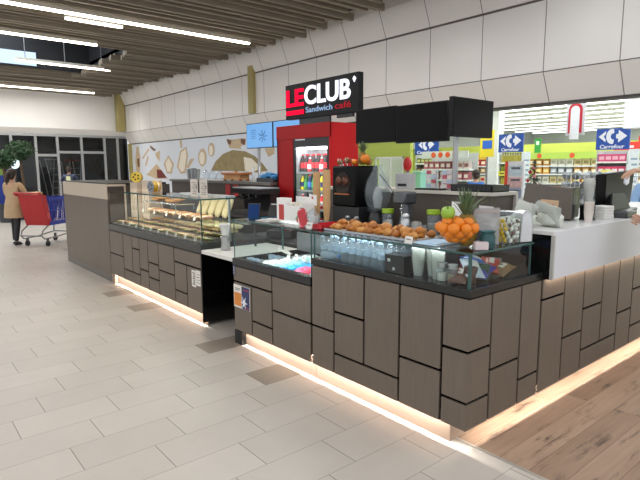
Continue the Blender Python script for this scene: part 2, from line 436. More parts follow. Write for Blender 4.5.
# ------------------------------------------------------------------ counters
ZB, Z1, Z2, Z3, Z4, ZT = .127, .29, .447, .605, .765, .921
G = .009
def front(parent, rects, axis, z_off=0):
    for a0, a1, z0, z1 in rects:
        if axis == 'x': b = B().box(0,.016,a0+G,a1-G,z0+G,z1-G)
        else: b = B().box(a0+G,a1-G,0,.016,z0+G,z1-G)
        b.build('front_panel', LAM, parent, bevel=.0015)
KICK = M('#a08a79', .5, 0, .06, 4)
# --- corner drinks counter
tC = thing('corner_counter', 'corner counter with brown front panels, black worktop and glass case of clear bottles', 'counter', (.4,.7,0), 0, 'serving counters')
B().box(.017,.80,.017,1.405,.2,.915).build('carcass', GAPSHADE, tC)
c1, c2, c3, c4, c5 = 1.405, 1.146, .836, .516, .184
front(tC, [(c2,c1,ZB,Z2),(c2,c1,Z2,ZT),(c3,c2,Z1,Z3),(c3,c2,Z3,ZT),(c4,c3,Z1,ZT),(c4,c2,ZB,Z1),(c5,c4,ZB,Z2),(c5,c4,Z2,ZT)], 'x')
for z0, z1 in ((ZB,.30),(.30,Z3),(Z3,ZT)):
    B().prism([(0,0,z0+G),(.225-G,0,z0+G),(.225-G,.016,z0+G),(.016,.016,z0+G),(.016,c5-G,z0+G),(0,c5-G,z0+G)], (0,0,z1-z0-2*G)).build('corner_panel', LAM, tC, bevel=.0015)
front(tC, [(.225,.552,ZB,Z2),(.225,.552,Z2,ZT),(.552,.80,ZB,.296),(.552,.80,.296,ZT)], 'y')
B().prism([(.05,.14,0),(.8,.14,0),(.8,.16,0),(.07,.16,0),(.07,1.405,0),(.05,1.405,0)], (0,0,.199)).build('kick_plate', KICK, tC)
B().prism([(-.004,-.004,.921),(.80,-.004,.921),(.80,.6,.921),(.8,1.405,.921),(-.004,1.405,.921)], (0,0,.047)).build('worktop', M('#171a1a', .18, 0, .1), tC, bevel=.003)
B().box(.018,.024,.026,1.385,.968,1.163).build('front_glass', GLASS, tC)
B().box(.026,.67,.018,.024,.968,1.163).build('side_glass', GLASS, tC)
B().box(.66,.666,.026,.42,.968,1.163).build('end_glass', GLASS, tC)
B().prism([(.01,.01,1.164),(.68,.01,1.164),(.68,.42,1.164),(.46,.42,1.164),(.46,1.395,1.164),(.01,1.395,1.164)], (0,0,.01)).build('glass_shelf', GLASS, tC)
e = B().box(.006,.0105,.008,1.397,1.163,1.175).box(.0105,.682,.006,.0105,1.163,1.175).box(.679,.683,.01,.42,1.163,1.175)
e.box(.014,.028,.014,.028,.968,1.163).box(.014,.022,1.382,1.39,.968,1.163).box(.66,.668,.016,.022,.968,1.163)
e.build('glass_edge', EDGE, tC)
B().box(.5,.51,.43,1.39,.968,1.15).build('back_panel', M('#3a3436', .5), tC)
B().box(.47,.66,.42,.43,.968,1.15).build('back_panel', M('#4a1c1e', .5), tC)
# --- ice cream counter
tD = thing('ice_cream_counter', 'low counter section with lit glass ice cream case and two stickers', 'counter', (.4,1.99,0), 0, 'serving counters')
B().box(.017,.80,1.412,2.57,.2,.748).build('carcass', GAPSHADE, tD)
d1, d2, d3 = 2.572, 2.262, 1.94
front(tD, [(d2,d1,ZB,.60),(d3,d1,.60,.75),(d3,d2,ZB,.28),(d3,d2,.28,.60),(1.412,d3,ZB,Z2),(1.412,d3,Z2,.75)], 'x')
B().box(.05,.07,1.412,2.45,0,.199).build('kick_plate', KICK, tD)
B().box(.0,.78,2.45,2.57,0,.126).build('foot', BLACK, tD)
r = B().box(-.004,.06,1.412,2.575,.752,.815).box(.74,.8,1.412,2.575,.752,.815).box(.06,.74,2.535,2.575,.752,.815).box(.06,.74,1.412,1.43,.752,.815).box(.06,.74,1.43,2.535,.748,.756)
r.build('worktop', M('#17191a', .2, 0, .1), tD)
B().box(.06,.74,2.255,2.275,.756,.817).build('divider', ALU, tD)
B().box(.012,.018,1.425,2.56,.815,1.165).build('front_glass', GLASS, tD)
B().box(.02,.5,2.556,2.562,.815,1.165).build('end_glass', GLASS, tD)
B().box(.02,.5,1.415,1.421,.97,1.165).build('end_glass', GLASS, tD)
B().box(.008,.46,1.418,2.566,1.166,1.176).build('glass_shelf', GLASS, tD)
e = B().box(.004,.0085,1.416,2.568,1.165,1.177).box(.008,.46,2.564,2.568,1.165,1.177).box(.010,.017,2.555,2.563,.815,1.165).box(.010,.017,1.416,1.424,.815,1.165).box(.455,.46,2.4,2.42,.815,1.165)
e.build('glass_edge', EDGE, tD)
B().box(.72,.735,1.44,2.53,.82,1.0).build('back_panel', M('#8c9094', .3, .5), tD)
# stickers on the ice cream counter
st = tag(B().box(-.003,.0005,2.535,2.568,.655,.748).build('wheelchair_sticker', M('#232a63', .4)), 'small dark blue wheelchair sticker at the top of the low counter front', 'sticker')
ws = M('#e9e9ef', .5)
b = B().box(-.004,-.003,2.549,2.557,.728,.738).box(-.004,-.003,2.549,2.556,.695,.725).box(-.004,-.003,2.541,2.556,.695,.701)
for i in range(10):
    a0 = PI*.35 + i*PI*.17; b.box(-.004,-.003,2.551+.012*math.cos(a0)-.002,2.551+.012*math.cos(a0)+.002,.682+.014*math.sin(a0)-.002,.682+.014*math.sin(a0)+.002)
b.build('symbol', ws, st)
OFF[st.name] = (0,0,0)
po = thing('poster', 'orange, white and navy poster on the low counter front', 'poster', (0,2.42,.36))
B().box(-.003,.0005,2.29,2.565,.358,.572).build('sheet', M('#e8e4dd', .5), po)
B().box(-.0045,-.003,2.435,2.555,.375,.50).build('orange_block', M('#d98432', .5, 0, .08), po)
B().box(-.0045,-.003,2.294,2.425,.36,.569).build('navy_block', M('#27305f', .5, 0, .2), po)
pts = []
for i in range(12):
    a0 = 2*PI*i/12; rr = .062 if i % 2 == 0 else .02
    pts.append((-.0045, 2.385+rr*math.cos(a0), .42+rr*math.sin(a0)*1.1))
B().prism(pts, (-.0008,0,0)).build('white_splash', M('#eceef2', .5), po)
B().box(-.0053,-.0045,2.302,2.40,.535,.545).box(-.0053,-.0045,2.30,2.36,.372,.384).build('print_line', M('#9c2f42', .5), po)
B().box(-.0045,-.003,2.45,2.54,.535,.542).box(-.0045,-.003,2.47,2.54,.52,.527).build('print_line', M('#6d6a66', .5), po)

# --- sandwich counter
tA = thing('sandwich_counter', 'long sandwich counter with brown panels under a glass display case', 'counter', (.4,4.6,0), 0, 'serving counters')
B().box(.017,.80,3.222,6.03,.2,.768).build('carcass', GAPSHADE, tA)
B().box(.0,.86,3.208,3.221,.045,.768).build('end_panel', BLACKGLOSS, tA)
a = [6.045,5.50,5.168,4.915,4.635,4.315,3.875,3.56,3.222]
front(tA, [(a[1],a[0],ZB,Z2-.008),(a[1],a[0],Z2-.008,.77),(a[2],a[1],.28,.77),(a[3],a[2],.28,.605),(a[3],a[2],.605,.77),(a[3],a[1],ZB,.28),
           (a[4],a[3],ZB,.365),(a[4],a[3],.365,.77),(a[5],a[4],ZB,.303),(a[5],a[4],.303,.492),(a[5],a[4],.492,.77),(a[6],a[5],ZB,.44),(a[6],a[5],.44,.77),
           (a[8],a[6],.605,.77),(a[7],a[6],ZB,.28),(a[7],a[6],.28,.605),(a[8],a[7],ZB,.605)], 'x')
B().box(.05,.07,3.222,5.93,0,.199).build('kick_plate', KICK, tA)
B().box(.0,.07,5.93,6.04,0,.126).build('kick_block', KICK, tA)
B().box(-.004,.86,3.205,6.04,.772,.862).build('worktop', M('#2a2d2c', .25, 0, .1), tA, bevel=.003)
for y0, y1 in ((3.215,4.93),(4.94,6.02)):
    B().box(.018,.024,y0,y1,.862,1.318).build('front_glass', GLASS, tA)
B().box(.026,.40,3.21,3.216,.862,1.318).build('end_glass', GLASS, tA)
B().box(.01,.42,3.205,5.40,1.319,1.330).build('glass_shelf', GLASS, tA)
e = B().box(.005,.0098,3.2,5.40,1.317,1.332).box(.0098,.42,3.2,3.2048,1.317,1.332).box(.014,.024,3.208,3.216,.862,1.318).box(.015,.025,4.93,4.94,.862,1.318)
e.build('glass_edge', EDGE, tA)
B().cyl((.36,3.24,.862),(.36,3.24,1.318),.014).build('post', ALU, tA)
B().box(.20,.62,3.26,5.38,1.048,1.056).build('middle_shelf', GLASS, tA)
B().box(.60,.64,3.26,5.38,1.02,1.05).build('shelf_rail', ALU, tA)
B().box(.30,.42,3.21,4.3,1.331,1.352).build('shelf_cap', M('#b9bcc0', .35, .4), tA)
nt = thing('notice', 'small white printed notice at the end of the sandwich counter front', 'notice', (0,3.34,.4))
B().box(-.002,.0005,3.24,3.34,.42,.585).build('sheet', PAPER, nt)
B().box(-.002,.0005,3.345,3.44,.395,.575).build('sheet', PAPER, nt)
b = B()
for i in range(7): b.box(-.0032,-.002,3.36,3.42-.01*(i%3),.42+.02*i,.43+.02*i)
for i in range(4): b.box(-.0032,-.002,3.255,3.325-.012*(i%2),.45+.03*i,.455+.03*i)
b.build('print_line', M('#57534f', .6), nt)
B().box(.0165,.0185,3.23,5.92,.132,.2).build('leak_block', BLACK, tA); B().box(.0165,.0185,1.42,2.44,.132,.2).build('leak_block', BLACK, tD)  # unseen strips added to stop plinth light leaking through the panel gaps
B().box(.0165,.0185,.06,1.40,.132,.2).box(.0165,.80,.0165,.0185,.132,.2).build('leak_block', BLACK, tC)
# --- white shelf bridging the gap
sh = thing('white_shelf', 'white shelf bridging the dark gap between the two counters', 'shelf', (.2,2.89,.76))
B().box(0,.8,2.578,3.2,.775,.812).build('shelf_board', M('#dedbd5', .35, 0, .03), sh, bevel=.003)
B().box(.79,.8,2.58,3.19,.0,.775).build('rear_board', BLACKGLOSS, sh)
# --- tall end cabinet
tB = thing('end_cabinet', 'tall brown end cabinet with a beige upper band', 'cabinet', (.4,7.2,0))
B().box(.012,.95,6.06,8.36,.0,1.40).build('carcass', M('#4b443c', .5), tB)
B().box(0,.012,6.055,8.37,.095,1.20).build('front_board', LAM, tB)
B().box(-.004,.012,6.05,8.37,1.20,1.415).build('beige_band', BEIGE, tB, bevel=.002)
B().box(.0,.012,6.06,8.37,0,.095).build('kick_plate', M('#6f6a65', .4, .3), tB)
B().box(.02,.9,6.075,8.35,1.40,1.43).build('cabinet_top', BLACK, tB)
s = B().box(.0,.27,6.04,6.058,1.385,1.415).box(.245,.27,6.04,6.058,.865,1.385)
s.build('beige_edging', BEIGE, tB)
B().box(.012,.245,6.046,6.058,.865,1.385).build('side_board', M('#352b25', .4), tB)

# --- white service desk on brown panels
tR = thing('service_desk', 'white service desk on brown panels above the oak floor', 'desk', (2.2,.35,0))
B().box(.815,4.2,.017,.72,.2,.915).build('carcass', GAPSHADE, tR)
rv = [.807,1.125,1.428,1.75,2.055,2.35,2.65,2.98,3.3,3.6,3.9,4.2]
R = [(rv[0],rv[1],ZB,.774),(rv[0],rv[1],.774,ZT),(rv[1],rv[2],ZB,Z2),(rv[1],rv[2],Z2,ZT),(rv[2],rv[3],Z1,Z3),(rv[2],rv[3],Z3,ZT),
     (rv[3],rv[4],Z1,ZT),(rv[2],rv[4],ZB,Z1),(rv[4],rv[5],ZB,.455),(rv[4],rv[5],.455,ZT),(rv[5],rv[6],ZB,Z1),(rv[5],rv[6],Z1,.61),(rv[5],rv[6],.61,ZT)]
for i in range(6,11): R += [(rv[i],rv[i+1],ZB,[Z2,Z1,Z3][i%3]),(rv[i],rv[i+1],[Z2,Z1,Z3][i%3],ZT)]
front(tR, R, 'y')
B().box(.81,4.2,.0165,.0185,.132,.2).build('leak_block', BLACK, tR)  # same added light stop behind the desk panels
B().box(.8,4.2,.14,.16,0,.199).build('kick_plate', KICK, tR)
DESKW = M('#d9dade', .35, 0, .02)
B().box(.815,4.2,-.065,-.045,.925,1.235).build('front_board', DESKW, tR, bevel=.002)
B().box(.80,4.2,-.06,.72,1.21,1.236).build('desk_top', M('#dcdbd8', .3, 0, .02), tR, bevel=.002)
B().box(.803,.815,-.058,.72,.922,1.21).build('end_panel', BLACKGLOSS, tR)
B().box(.80,.816,-.066,-.044,.925,1.21).build('edge_strip', M('#b9b6b0', .4), tR)
B().box(.82,4.2,-.04,.70,.922,.93).build('base_board', BLACK, tR)

# ------------------------------------------------------------------ light strips under the counters
def strip(name, x, y, z, sx, sy, power, col=(1,.86,.70), spread=180, rot=(0,0,0)):
    l = bpy.data.lights.new(name, 'AREA'); l.shape = 'RECTANGLE'; l.size = sx; l.size_y = sy; l.energy = power; l.color = col
    l.spread = math.radians(spread)
    o = bpy.data.objects.new(name, l); COL.objects.link(o); o.location = (x,y,z); o.rotation_euler = rot; return o
WARM = (1,.80,.60)
PL = (1,.94,.86)
strip('plinth_light', .026, .77, .196, .010, 1.25, 15, PL)
strip('plinth_light', .026, 1.93, .196, .010, 1.02, 12, PL)
strip('plinth_light', .026, 4.57, .196, .010, 2.68, 28, PL)
strip('plinth_light', 2.2, .026, .196, 4.0, .010, 17, (1,.92,.84))
strip('desk_light', 2.5, -.02, .918, 3.3, .012, 4, (1,.84,.72))
strip('case_light', .05, 1.85, 1.145, .03, .75, 3.6, (.93,.97,1), rot=(0,-.5,0))
strip('case_light', .10, 4.6, 1.31, .03, 2.6, 9, (1,.92,.80), rot=(0,-.3,0))
strip('case_light', .12, .75, 1.158, .03, 1.1, 1.5, (.95,.98,1))
# ------------------------------------------------------------------ red drinks fridge
RED = M('#a8161b', .45, 0, .06, 3, 0, .2); RED2 = M('#c01218', .45, 0, .05, 3, 0, .2)
tF = thing('drinks_fridge', 'tall red drinks fridge with shelves of bottles under the shop sign', 'fridge', (2.45,4.35,0))
B().box(2.2,2.72,3.73,3.755,0,2.245).build('side_panel', RED2, tF)
B().box(2.2,2.72,4.93,4.96,0,2.245).build('side_panel', RED, tF)
B().box(2.69,2.72,3.755,4.93,0,2.245).build('back_panel', RED, tF)
B().box(2.2,2.69,3.755,4.93,2.215,2.245).build('top_panel', RED2, tF)
B().box(2.19,2.22,3.73,4.96,2.05,2.245).build('header', RED, tF, bevel=.003)
B().box(2.2,2.23,4.56,4.96,0,2.05).build('front_pillar', RED, tF)
B().box(2.2,2.22,3.755,4.56,0,.70).build('base_panel', M('#1a1a1c', .4), tF)
B().box(2.23,2.69,4.52,4.56,.7,2.215).build('liner', M('#d4d8da', .5), tF)
B().box(2.23,2.69,3.755,3.79,.7,2.215).build('liner', M('#d4d8da', .5), tF)
B().box(2.66,2.69,3.79,4.52,.7,2.215).build('liner', M('#d4d8da', .5), tF)
B().box(2.205,2.26,3.76,4.56,1.93,2.05).build('top_grille', BLACK, tF)
B().box(2.20,2.204,4.28,4.5,2.025,2.043).build('maker_plate', M('#c9c9cb', .3, .5), tF)
B().box(2.205,2.235,3.76,3.80,.7,1.93).build('door_stile', BLACK, tF); B().box(2.205,2.235,4.525,4.56,.7,1.93).build('door_stile', BLACK, tF)
B().box(2.215,2.222,3.80,4.525,.7,1.93).build('door_glass', GLASS, tF)
FZ = (1.58, 1.32, 1.06, .80)
for z in FZ: B().box(2.24,2.66,3.79,4.52,z-.028,z).build('fridge_shelf', M('#e4e6e8', .4), tF)
B().box(2.25,2.30,3.82,4.50,1.895,1.925).build('fridge_lamp', emit('fridge_lamp_glow', '#f4f8ff', 14), tF)
strip('fridge_light', 2.26, 4.16, 1.6, .9, .6, 3, (.95,.98,1), rot=(0,-PI/2,0))
# bottles
def bottle(body, cap, lab, h=.24, r=.039):
    t = thing('drink_bottle', 'x', 'bottle', (0,0,-50))
    B().lathe((0,0,-50), [(r*.92,0),(r,.01),(r,h*.58),(r*.8,h*.68),(r*.38,h*.84),(r*.38,h*.93)], 10).build('bottle_body', body, t)
    B().lathe((0,0,-50), [(r*.42,h*.92),(r*.42,h)], 8).build('cap', cap, t)
    B().lathe((0,0,-50), [(r*1.03,h*.2),(r*1.03,h*.52)], 10).build('label_band', lab, t)
    return t
cola = M('#2a1210',.15); redl = M('#d4202a',.4); whitel = M('#e8e6e4',.4); greenb = M('#1f6a34',.2); yel = M('#d8c02c',.35); blk = M('#17181a',.3); navy = M('#1d2a5c',.3)
FB = [(bottle(cola,redl,redl,.25),'red-labelled'),(bottle(blk,whitel,redl,.25),'black and red'),(bottle(greenb,greenb,M('#2e8a4a',.3),.22),'green'),(bottle(yel,navy,navy,.22),'yellow and navy'),(bottle(redl,whitel,whitel,.2),'red and white'),(bottle(navy,redl,M('#3f63b5',.3),.22),'dark blue')]
pat = [[0,0,4,0,0,4,0,0],[3,2,5,2,2,3,2,5],[4,0,4,4,0,4,0,4],[5,2,1,5,3,1,2,5]]
shn = ['top','second','third','bottom']
first = set()
for ri, z in enumerate(FZ):
    for i in range(8):
        src, nm = FB[pat[ri][i]]
        lab = '%s bottle, %s from the red pillar, %s fridge shelf' % (nm, ORD[i+1], shn[ri])
        loc = (2.31, 4.47-.087*i, z+.0015)
        if id(src) not in first:
            first.add(id(src)); src.location = loc; src['label'] = lab; src['group'] = 'bottles in the red fridge'
        else: dup(src, loc, 0, lab, 'bottles in the red fridge')
        if ri < 2: dup(src, (2.42, 4.47-.087*i, z+.0015), 0, lab.replace('fridge shelf','fridge shelf, rear row'), 'bottles in the red fridge')
for src, nm in FB:
    if id(src) not in first:
        for ch in list(src.children): bpy.data.objects.remove(ch)
        bpy.data.objects.remove(src)

# ------------------------------------------------------------------ shop sign
tS = thing('shop_sign', 'black shop sign with red and white lettering above the red fridge', 'sign', (2.2,3.93,2.3))
B().box(2.175,2.26,3.165,4.69,2.325,2.81).build('board', M('#101115', .45, 0, .08, 14, 0, .2), tS, bevel=.004)
B().box(2.2,2.24,3.75,4.4,2.245,2.33).build('bracket', BLACK, tS)
B().box(2.2,2.24,3.3,3.6,2.28,2.33).build('bracket', BLACK, tS)
sw = emit('sign_white', '#f3f5ff', 1.3); sr = emit('sign_red', '#ee1034', 1.5)
U_, V_ = (0,-1,0), (0,0,1)
letters('red_letters','LE',(2.174,4.66,2.50),U_,V_,.40,.235,sr,tS,.012,.028)
B().box(2.162,2.174,4.26,4.66,2.385,2.445).build('red_bar', sr, tS)
letters('white_letters','CLUB',(2.174,4.235,2.50),U_,V_,.93,.255,sw,tS,.012,.022)
B().prism([(2.174,3.235,2.765),(2.174,3.207,2.735),(2.174,3.235,2.69),(2.174,3.262,2.735)], (-.012,0,0)).build('white_mark', sw, tS)
letters('small_letters','Sandwich',(2.174,4.215,2.395),U_,V_,.56,.075,emit('sign_pale_blue','#a9c8ee',.7),tS,.006,.004)
letters('small_letters','café',(2.174,3.60,2.395),U_,V_,.30,.08,emit('sign_dim_red','#c03038',.7),tS,.006,.004)

# ------------------------------------------------------------------ high bar behind the corner
tI = thing('bar_unit', 'brown bar unit with a pale top behind the corner counter', 'bar', (2.3,2.2,0))
B().box(2.0,2.42,1.16,3.6,0,1.365).build('body', M('#5b5148', .5, 0, .1, 3), tI)
B().box(1.97,2.44,1.13,3.62,1.365,1.40).build('bar_top', M('#cfc8bd', .4, 0, .04), tI, bevel=.003)
B().box(2.40,2.44,1.13,1.16,0,1.365).build('edge_strip', M('#cfc8bd', .4), tI)
tW = thing('work_table', 'dark work table in front of the bar, carrying the juicing machines', 'table', (1.7,2.2,0))
B().box(1.42,1.985,1.3,3.3,.93,.965).build('table_top', M('#2b2b2d', .3, .3), tW)
B().box(1.45,1.98,1.32,3.28,.0,.93).build('body', M('#3a342f', .5), tW)
tL = thing('low_unit', 'low brown unit between the bar and the white desk', 'cabinet', (2.5,.95,0))
B().box(2.2,2.9,.80,1.11,0,1.18).build('body', M('#43392f', .5), tL); B().box(2.19,2.92,.79,1.115,1.18,1.2).build('top_board', M('#4d4238', .5), tL)
# --- bar behind sandwich counter
tK = thing('bar_unit', 'long brown back bar with a metal-edged top in front of the wall print', 'bar', (2.35,6.6,0))
B().box(2.12,3.0,5.0,8.6,0,1.375).build('body', M('#4e453d', .5, 0, .1, 3), tK)
B().box(2.08,3.04,4.98,8.62,1.375,1.415).build('bar_top', M('#85827d', .3, .5), tK)
tX = thing('work_table', 'dark work table in front of the long back bar', 'table', (1.7,6.3,0))
B().box(1.42,2.07,4.7,8.3,.90,.94).build('table_top', M('#262628', .35), tX)
B().box(1.45,2.06,4.72,8.28,0,.90).build('body', M('#2f2b28', .5), tX)

# ------------------------------------------------------------------ screens
def screen(name, label, c, w, h, rz, face, bez=.012, dep=.05, group=None, tilt=0):
    # faces local -Y
    t = thing(name, label, 'screen', c, rz, group, local=True)
    B().box(-w/2,w/2,0,dep,-h/2,h/2).build('casing', M('#19191b', .5, 0, .1, 14, 0, .2), t, bevel=.003)
    B().box(-w/2+bez,w/2-bez,-.003,.001,-h/2+bez,h/2-bez).build('display', face, t)
    if tilt: t.rotation_euler = (tilt,0,rz)
    return t
OFFSCR = M('#0b0b0c', .3, 0, .2, 2, 0, .1)
screen('wall_screen','black switched-off screen beside the shop sign',(2.17,2.875,2.14),.66,.41,-PI/2,OFFSCR,group='black screens over the bar')
screen('wall_screen','black switched-off screen in the middle of the three',(2.17,2.175,2.125),.72,.42,-PI/2,OFFSCR,group='black screens over the bar')
screen('wall_screen','black switched-off screen turned sideways on the steel pole',(2.25,1.55,2.135),.70,.385,0,OFFSCR,group='black screens over the bar',tilt=.0)
t = thing('screen_pole', 'steel pole on the bar that holds the turned black screen', 'pole', (2.10,1.65,1.40))
B().cyl((2.10,1.65,1.40),(2.10,1.65,2.1),.028).build('tube', ALU, t); B().cyl((2.10,1.65,1.40),(2.10,1.65,1.41),.06).build('base_plate', ALU, t)
B().box(2.07,2.25,1.605,1.66,2.05,2.12).build('bracket', BLACK, t)
B().box(2.225,2.26,1.66,2.0,2.1,2.14).build('bracket', BLACK, t)
def menu_mat():
    a = N('menu_screen_blue'); z = a.obj()
    nz = a.noise(z, 3, 2); col = a.mix(nz, lin('#6fa9e6'), lin('#8cc0f2'))
    e = a.n('ShaderNodeEmission'); a.l(col, e.inputs[0]); e.inputs[1].default_value = .85
    a.l(e.outputs[0], a.out.inputs[0]); return a.m
MENU = menu_mat()
for yc, lab, w_ in ((6.33,'bright blue menu screen with a drawing on its own pole',.84),(5.47,'bright blue menu screen partly behind the red fridge',.84)):
    t = screen('menu_screen', lab, (2.78,yc,2.205), w_, .44, -PI/2, MENU, group='blue menu screens')
    ink = emit('menu_ink', '#2c4f8f', .5); b = B()
    random.seed(3)
    for k in range(26):
        aa = k*.9; rr = .02 + .0035*k
        b.obox((.12+rr*math.cos(aa)*1.2,-.004,-.02+rr*math.sin(aa)),(.035,.001,.01),0,0,aa)
    for k in range(5): b.obox((-.18,-.004,.1-.035*k),(.16-.02*(k%2),.001,.006))
    b.build('picture', ink, t)
t = thing('screen_pole', 'grey pole on the long back bar under the blue menu screen', 'pole', (2.85,6.45,1.415))
B().cyl((2.85,6.45,1.415),(2.85,6.45,2.2),.028).build('tube', ALU, t); B().box(2.83,2.87,5.6,6.5,2.15,2.22).build('bracket', BLACK, t)
random.seed(11)
def put(src, used, loc, rz, label, group=None, scale=None):
    if not used.get(src.name):
        used[src.name] = 1; src.location = loc; src.rotation_euler = rz if isinstance(rz, tuple) else (0,0,rz); src['label'] = label
        if group: src['group'] = group
        if scale: src.scale = (scale,)*3
        return src
    return dup(src, loc, rz, label, group, scale=scale)
USED = {}
# ------------------------------------------------------------------ sandwiches
def loaf_mesh(L, W, H, slit=False):
    rings = []; n = 10; m = 9
    for j in range(m+1):
        t = j/m*2-1; k = math.sqrt(max(0,1-abs(t)**3.2))*.98+.02
        rings.append([(t*L/2, W/2*k*math.cos(2*PI*i/n), H/2*k*math.sin(2*PI*i/n)+H/2 + random.uniform(-.0015,.0015)) for i in range(n)])
    return B().loft(rings)
CRUST = M('#a8773f', .6, 0, .3, 30); CRUSTD = M('#6f4e2e', .6, 0, .3, 30); PALEB = M('#d9c08c', .6, 0, .2, 25); CREAM = M('#e2d2a6', .6, 0, .12, 20)
HAM = M('#c98a84', .5, 0, .2, 30); SALAD = M('#6f8a3c', .6, 0, .4, 40); CHEESE = M('#e6dcc4', .5, 0, .1, 20); TOM = M('#b7402c', .4, 0, .2, 30)
def sandwich(nm, crust, f1, f2, L=.22, W=.07, H=.05):
    t = thing(nm, 'x', 'sandwich', (0,0,0), 0, None, True)
    loaf_mesh(L,W,H).build('bread', crust, t, ang=80)
    b = B()
    for i in range(7): b.ball((-L*.38+L*.76*i/6, W*.42, H*.55), L*.08, .016, .012, 6, 4, .2)
    b.build('filling', f1, t, ang=80)
    b = B()
    for i in range(6): b.ball((-L*.33+L*.66*i/5, W*.34, H*.72), L*.07, .018, .008, 6, 4, .2)
    b.build('filling', f2, t, ang=80)
    return t
kinds = [sandwich('baguette_sandwich',CRUST,SALAD,CHEESE), sandwich('baguette_sandwich',CRUSTD,SALAD,HAM), sandwich('baguette_sandwich',PALEB,TOM,CHEESE)]
DECK = B().box(.04,.20,3.26,5.98,.865,.878).box(.20,.36,3.26,5.98,.865,.905).box(.36,.52,3.26,5.98,.865,.935).build('display_deck', M('#5f5a52', .5), None)
tag(DECK, 'stepped metal deck inside the sandwich display case', 'display deck')
GS = 'sandwiches in the glass case'
rows = [('front row of the deck', .125, .88, [0,1,1,0]), ('middle row of the deck', .285, .907, [1,0,0,1]), ('rear row of the deck', .44, .937, [2,2,0,2])]
for rn, x, z, pk in rows:
    n = 26
    for i in range(n):
        y = 3.33 + .101*i
        s = kinds[pk[(i*3+i//5) % 4] if rn[0] != 'r' else (2 if i < 14 else 0)]
        put(s, USED, (x+random.uniform(-.008,.008), y, z), (random.uniform(-.15,.15), random.uniform(-.25,.0), PI+random.uniform(-.32,.32)) if x < .4 else (0,0,PI/2*0+random.uniform(-.2,.2)),
            'baguette sandwich in the %s, %s from the glass end' % (rn, ORD[i+1]), GS, random.uniform(.72,.84))
top = sandwich('filled_roll', PALEB, HAM, CHEESE, .17, .085, .06)
pinkr = sandwich('filled_roll', CRUST, CHEESE, HAM, .17, .085, .065)
for i in range(13):
    put(pinkr if i % 3 else top, USED, (.34, 3.72+.125*i, 1.058), (0,0,PI+random.uniform(-.2,.2)),
        'roll with pink and white filling on the middle glass shelf, %s from the price cards' % ORD[i+1], GS)
wrap = thing('pale_wrap', 'x', 'sandwich', (0,0,0), 0, None, True)
loaf_mesh(.26,.075,.06).build('bread', CREAM, wrap, ang=80)
for i in range(9):
    put(wrap, USED, (.60+.02*(i%2), 3.62+.085*i, 1.175), (0,-1.15,0), 'pale wrap standing upright behind the case, %s from the blue tablet' % ORD[i+1], GS)
for i in range(7):
    put(wrap, USED, (.44, 3.33+.1*i, .975), (0,0,.3*((i%3)-1)), 'pale wrap lying behind the steel canister, %s from the glass end' % ORD[i+1], GS)
flat = thing('flat_bread', 'x', 'bread', (0,0,0), 0, None, True)
loaf_mesh(.3,.12,.05).build('bread', CRUST, flat, ang=80)
for i in range(4):
    put(flat, USED, (.38, 4.48+.24*i, 1.235-.03*(i%2)), (0,0,PI/2+.2*(i%3-1)), 'golden flat bread on the upper wire rack of the case, %s from the printed cards' % ORD[i+1], 'breads on the upper rack')
rk = thing('wire_rack', 'wire rack with golden flat breads high in the sandwich case', 'rack', (.38,5.1,1.2)); b = B()
for i in range(9): b.cyl((.26+.03*i,4.35,1.2),(.26+.03*i,5.36,1.2),.003,n=5)
b.box(.25,.51,4.34,4.352,1.196,1.205).box(.25,.51,5.35,5.362,1.196,1.205); b.build('wires', CHROME, rk)
for xx, yy in ((.26,4.35),(.5,4.35),(.26,5.355),(.5,5.355)): B().cyl((xx,yy,1.057),(xx,yy,1.2),.004,n=6).build('leg', CHROME, rk)
def pricetag(loc, lab, rz=-PI/2, w=.05, h=.038):
    t = thing('price_tag', lab, 'price tag', loc, rz, 'white price tags', True)
    B().obox((0,0,h/2),(w,.002,h),0,-.25).build('card', PAPER, t)
    B().obox((0,-.0035,h*.6),(w*.6,.001,h*.14),0,-.25).obox((0,.0005,h*.3),(w*.4,.001,h*.12),0,-.25).build('print_line', M('#7a7570',.6), t)
    return t
for i in range(10): pricetag((.045,3.42+.24*i,.879), 'white price tag before the front sandwiches, %s from the glass end' % ORD[i+1])
for i in range(5): pricetag((.23,3.80+.38*i,1.057), 'white price tag at the middle glass shelf edge, %s from the printed cards' % ORD[i+1])
# end boxes, tins, cards
for k, (y0,y1,x0,x1,zt) in enumerate(((5.42,5.66,.36,.56,1.47),(5.70,5.95,.30,.5,1.44))):
    t = thing('cardboard_box', ['tall pale box carrying a yellow tin, inside the case','second tall pale box beside the beige cabinet edge'][1-k], 'box', ((x0+x1)/2,(y0+y1)/2,.936), 0, 'tall pale boxes')
    B().box(x0,x1,y0,y1,.937,zt).build('carton', M('#cbb9a6', .7, 0, .06), t, bevel=.003)
    b = B()
    for j in range(3): b.box(x0-.002,x0,y0+.03+.06*j,y0+.05+.06*j,1.05,1.25+.03*j)
    b.build('print', M('#8a7a6c', .7), t)
def tin(c, lab, rz):
    t = thing('round_tin', lab, 'tin', c, rz, 'round yellow tins', True)
    B().cyl((-.05,0,0),(.05,0,0),.073,n=20).build('tin_body', M('#c9a22c', .35, .2, .25, 20), t)
    B().cyl((-.056,0,0),(-.05,0,0),.075,n=20).build('lid', [M('#e2c33a',.4,0,.2,30), M('#7e8388',.3,.6)]['grey' in lab], t)
    B().cyl((.012,0,0),(.03,0,0),.0745,n=20).build('band', M('#d9d6cc', .3, .4), t)
    b = B()
    for j in range(5):
        aa = 2*PI*j/5; b.ball((-.057,.036*math.cos(aa),.036*math.sin(aa)),.003,.014,.014,8,5)
    b.build('print', M('#2c2a1c', .5), t)
tin((.37,5.84,1.44+.076), 'yellow tin lying on top of the tall pale box', .95)
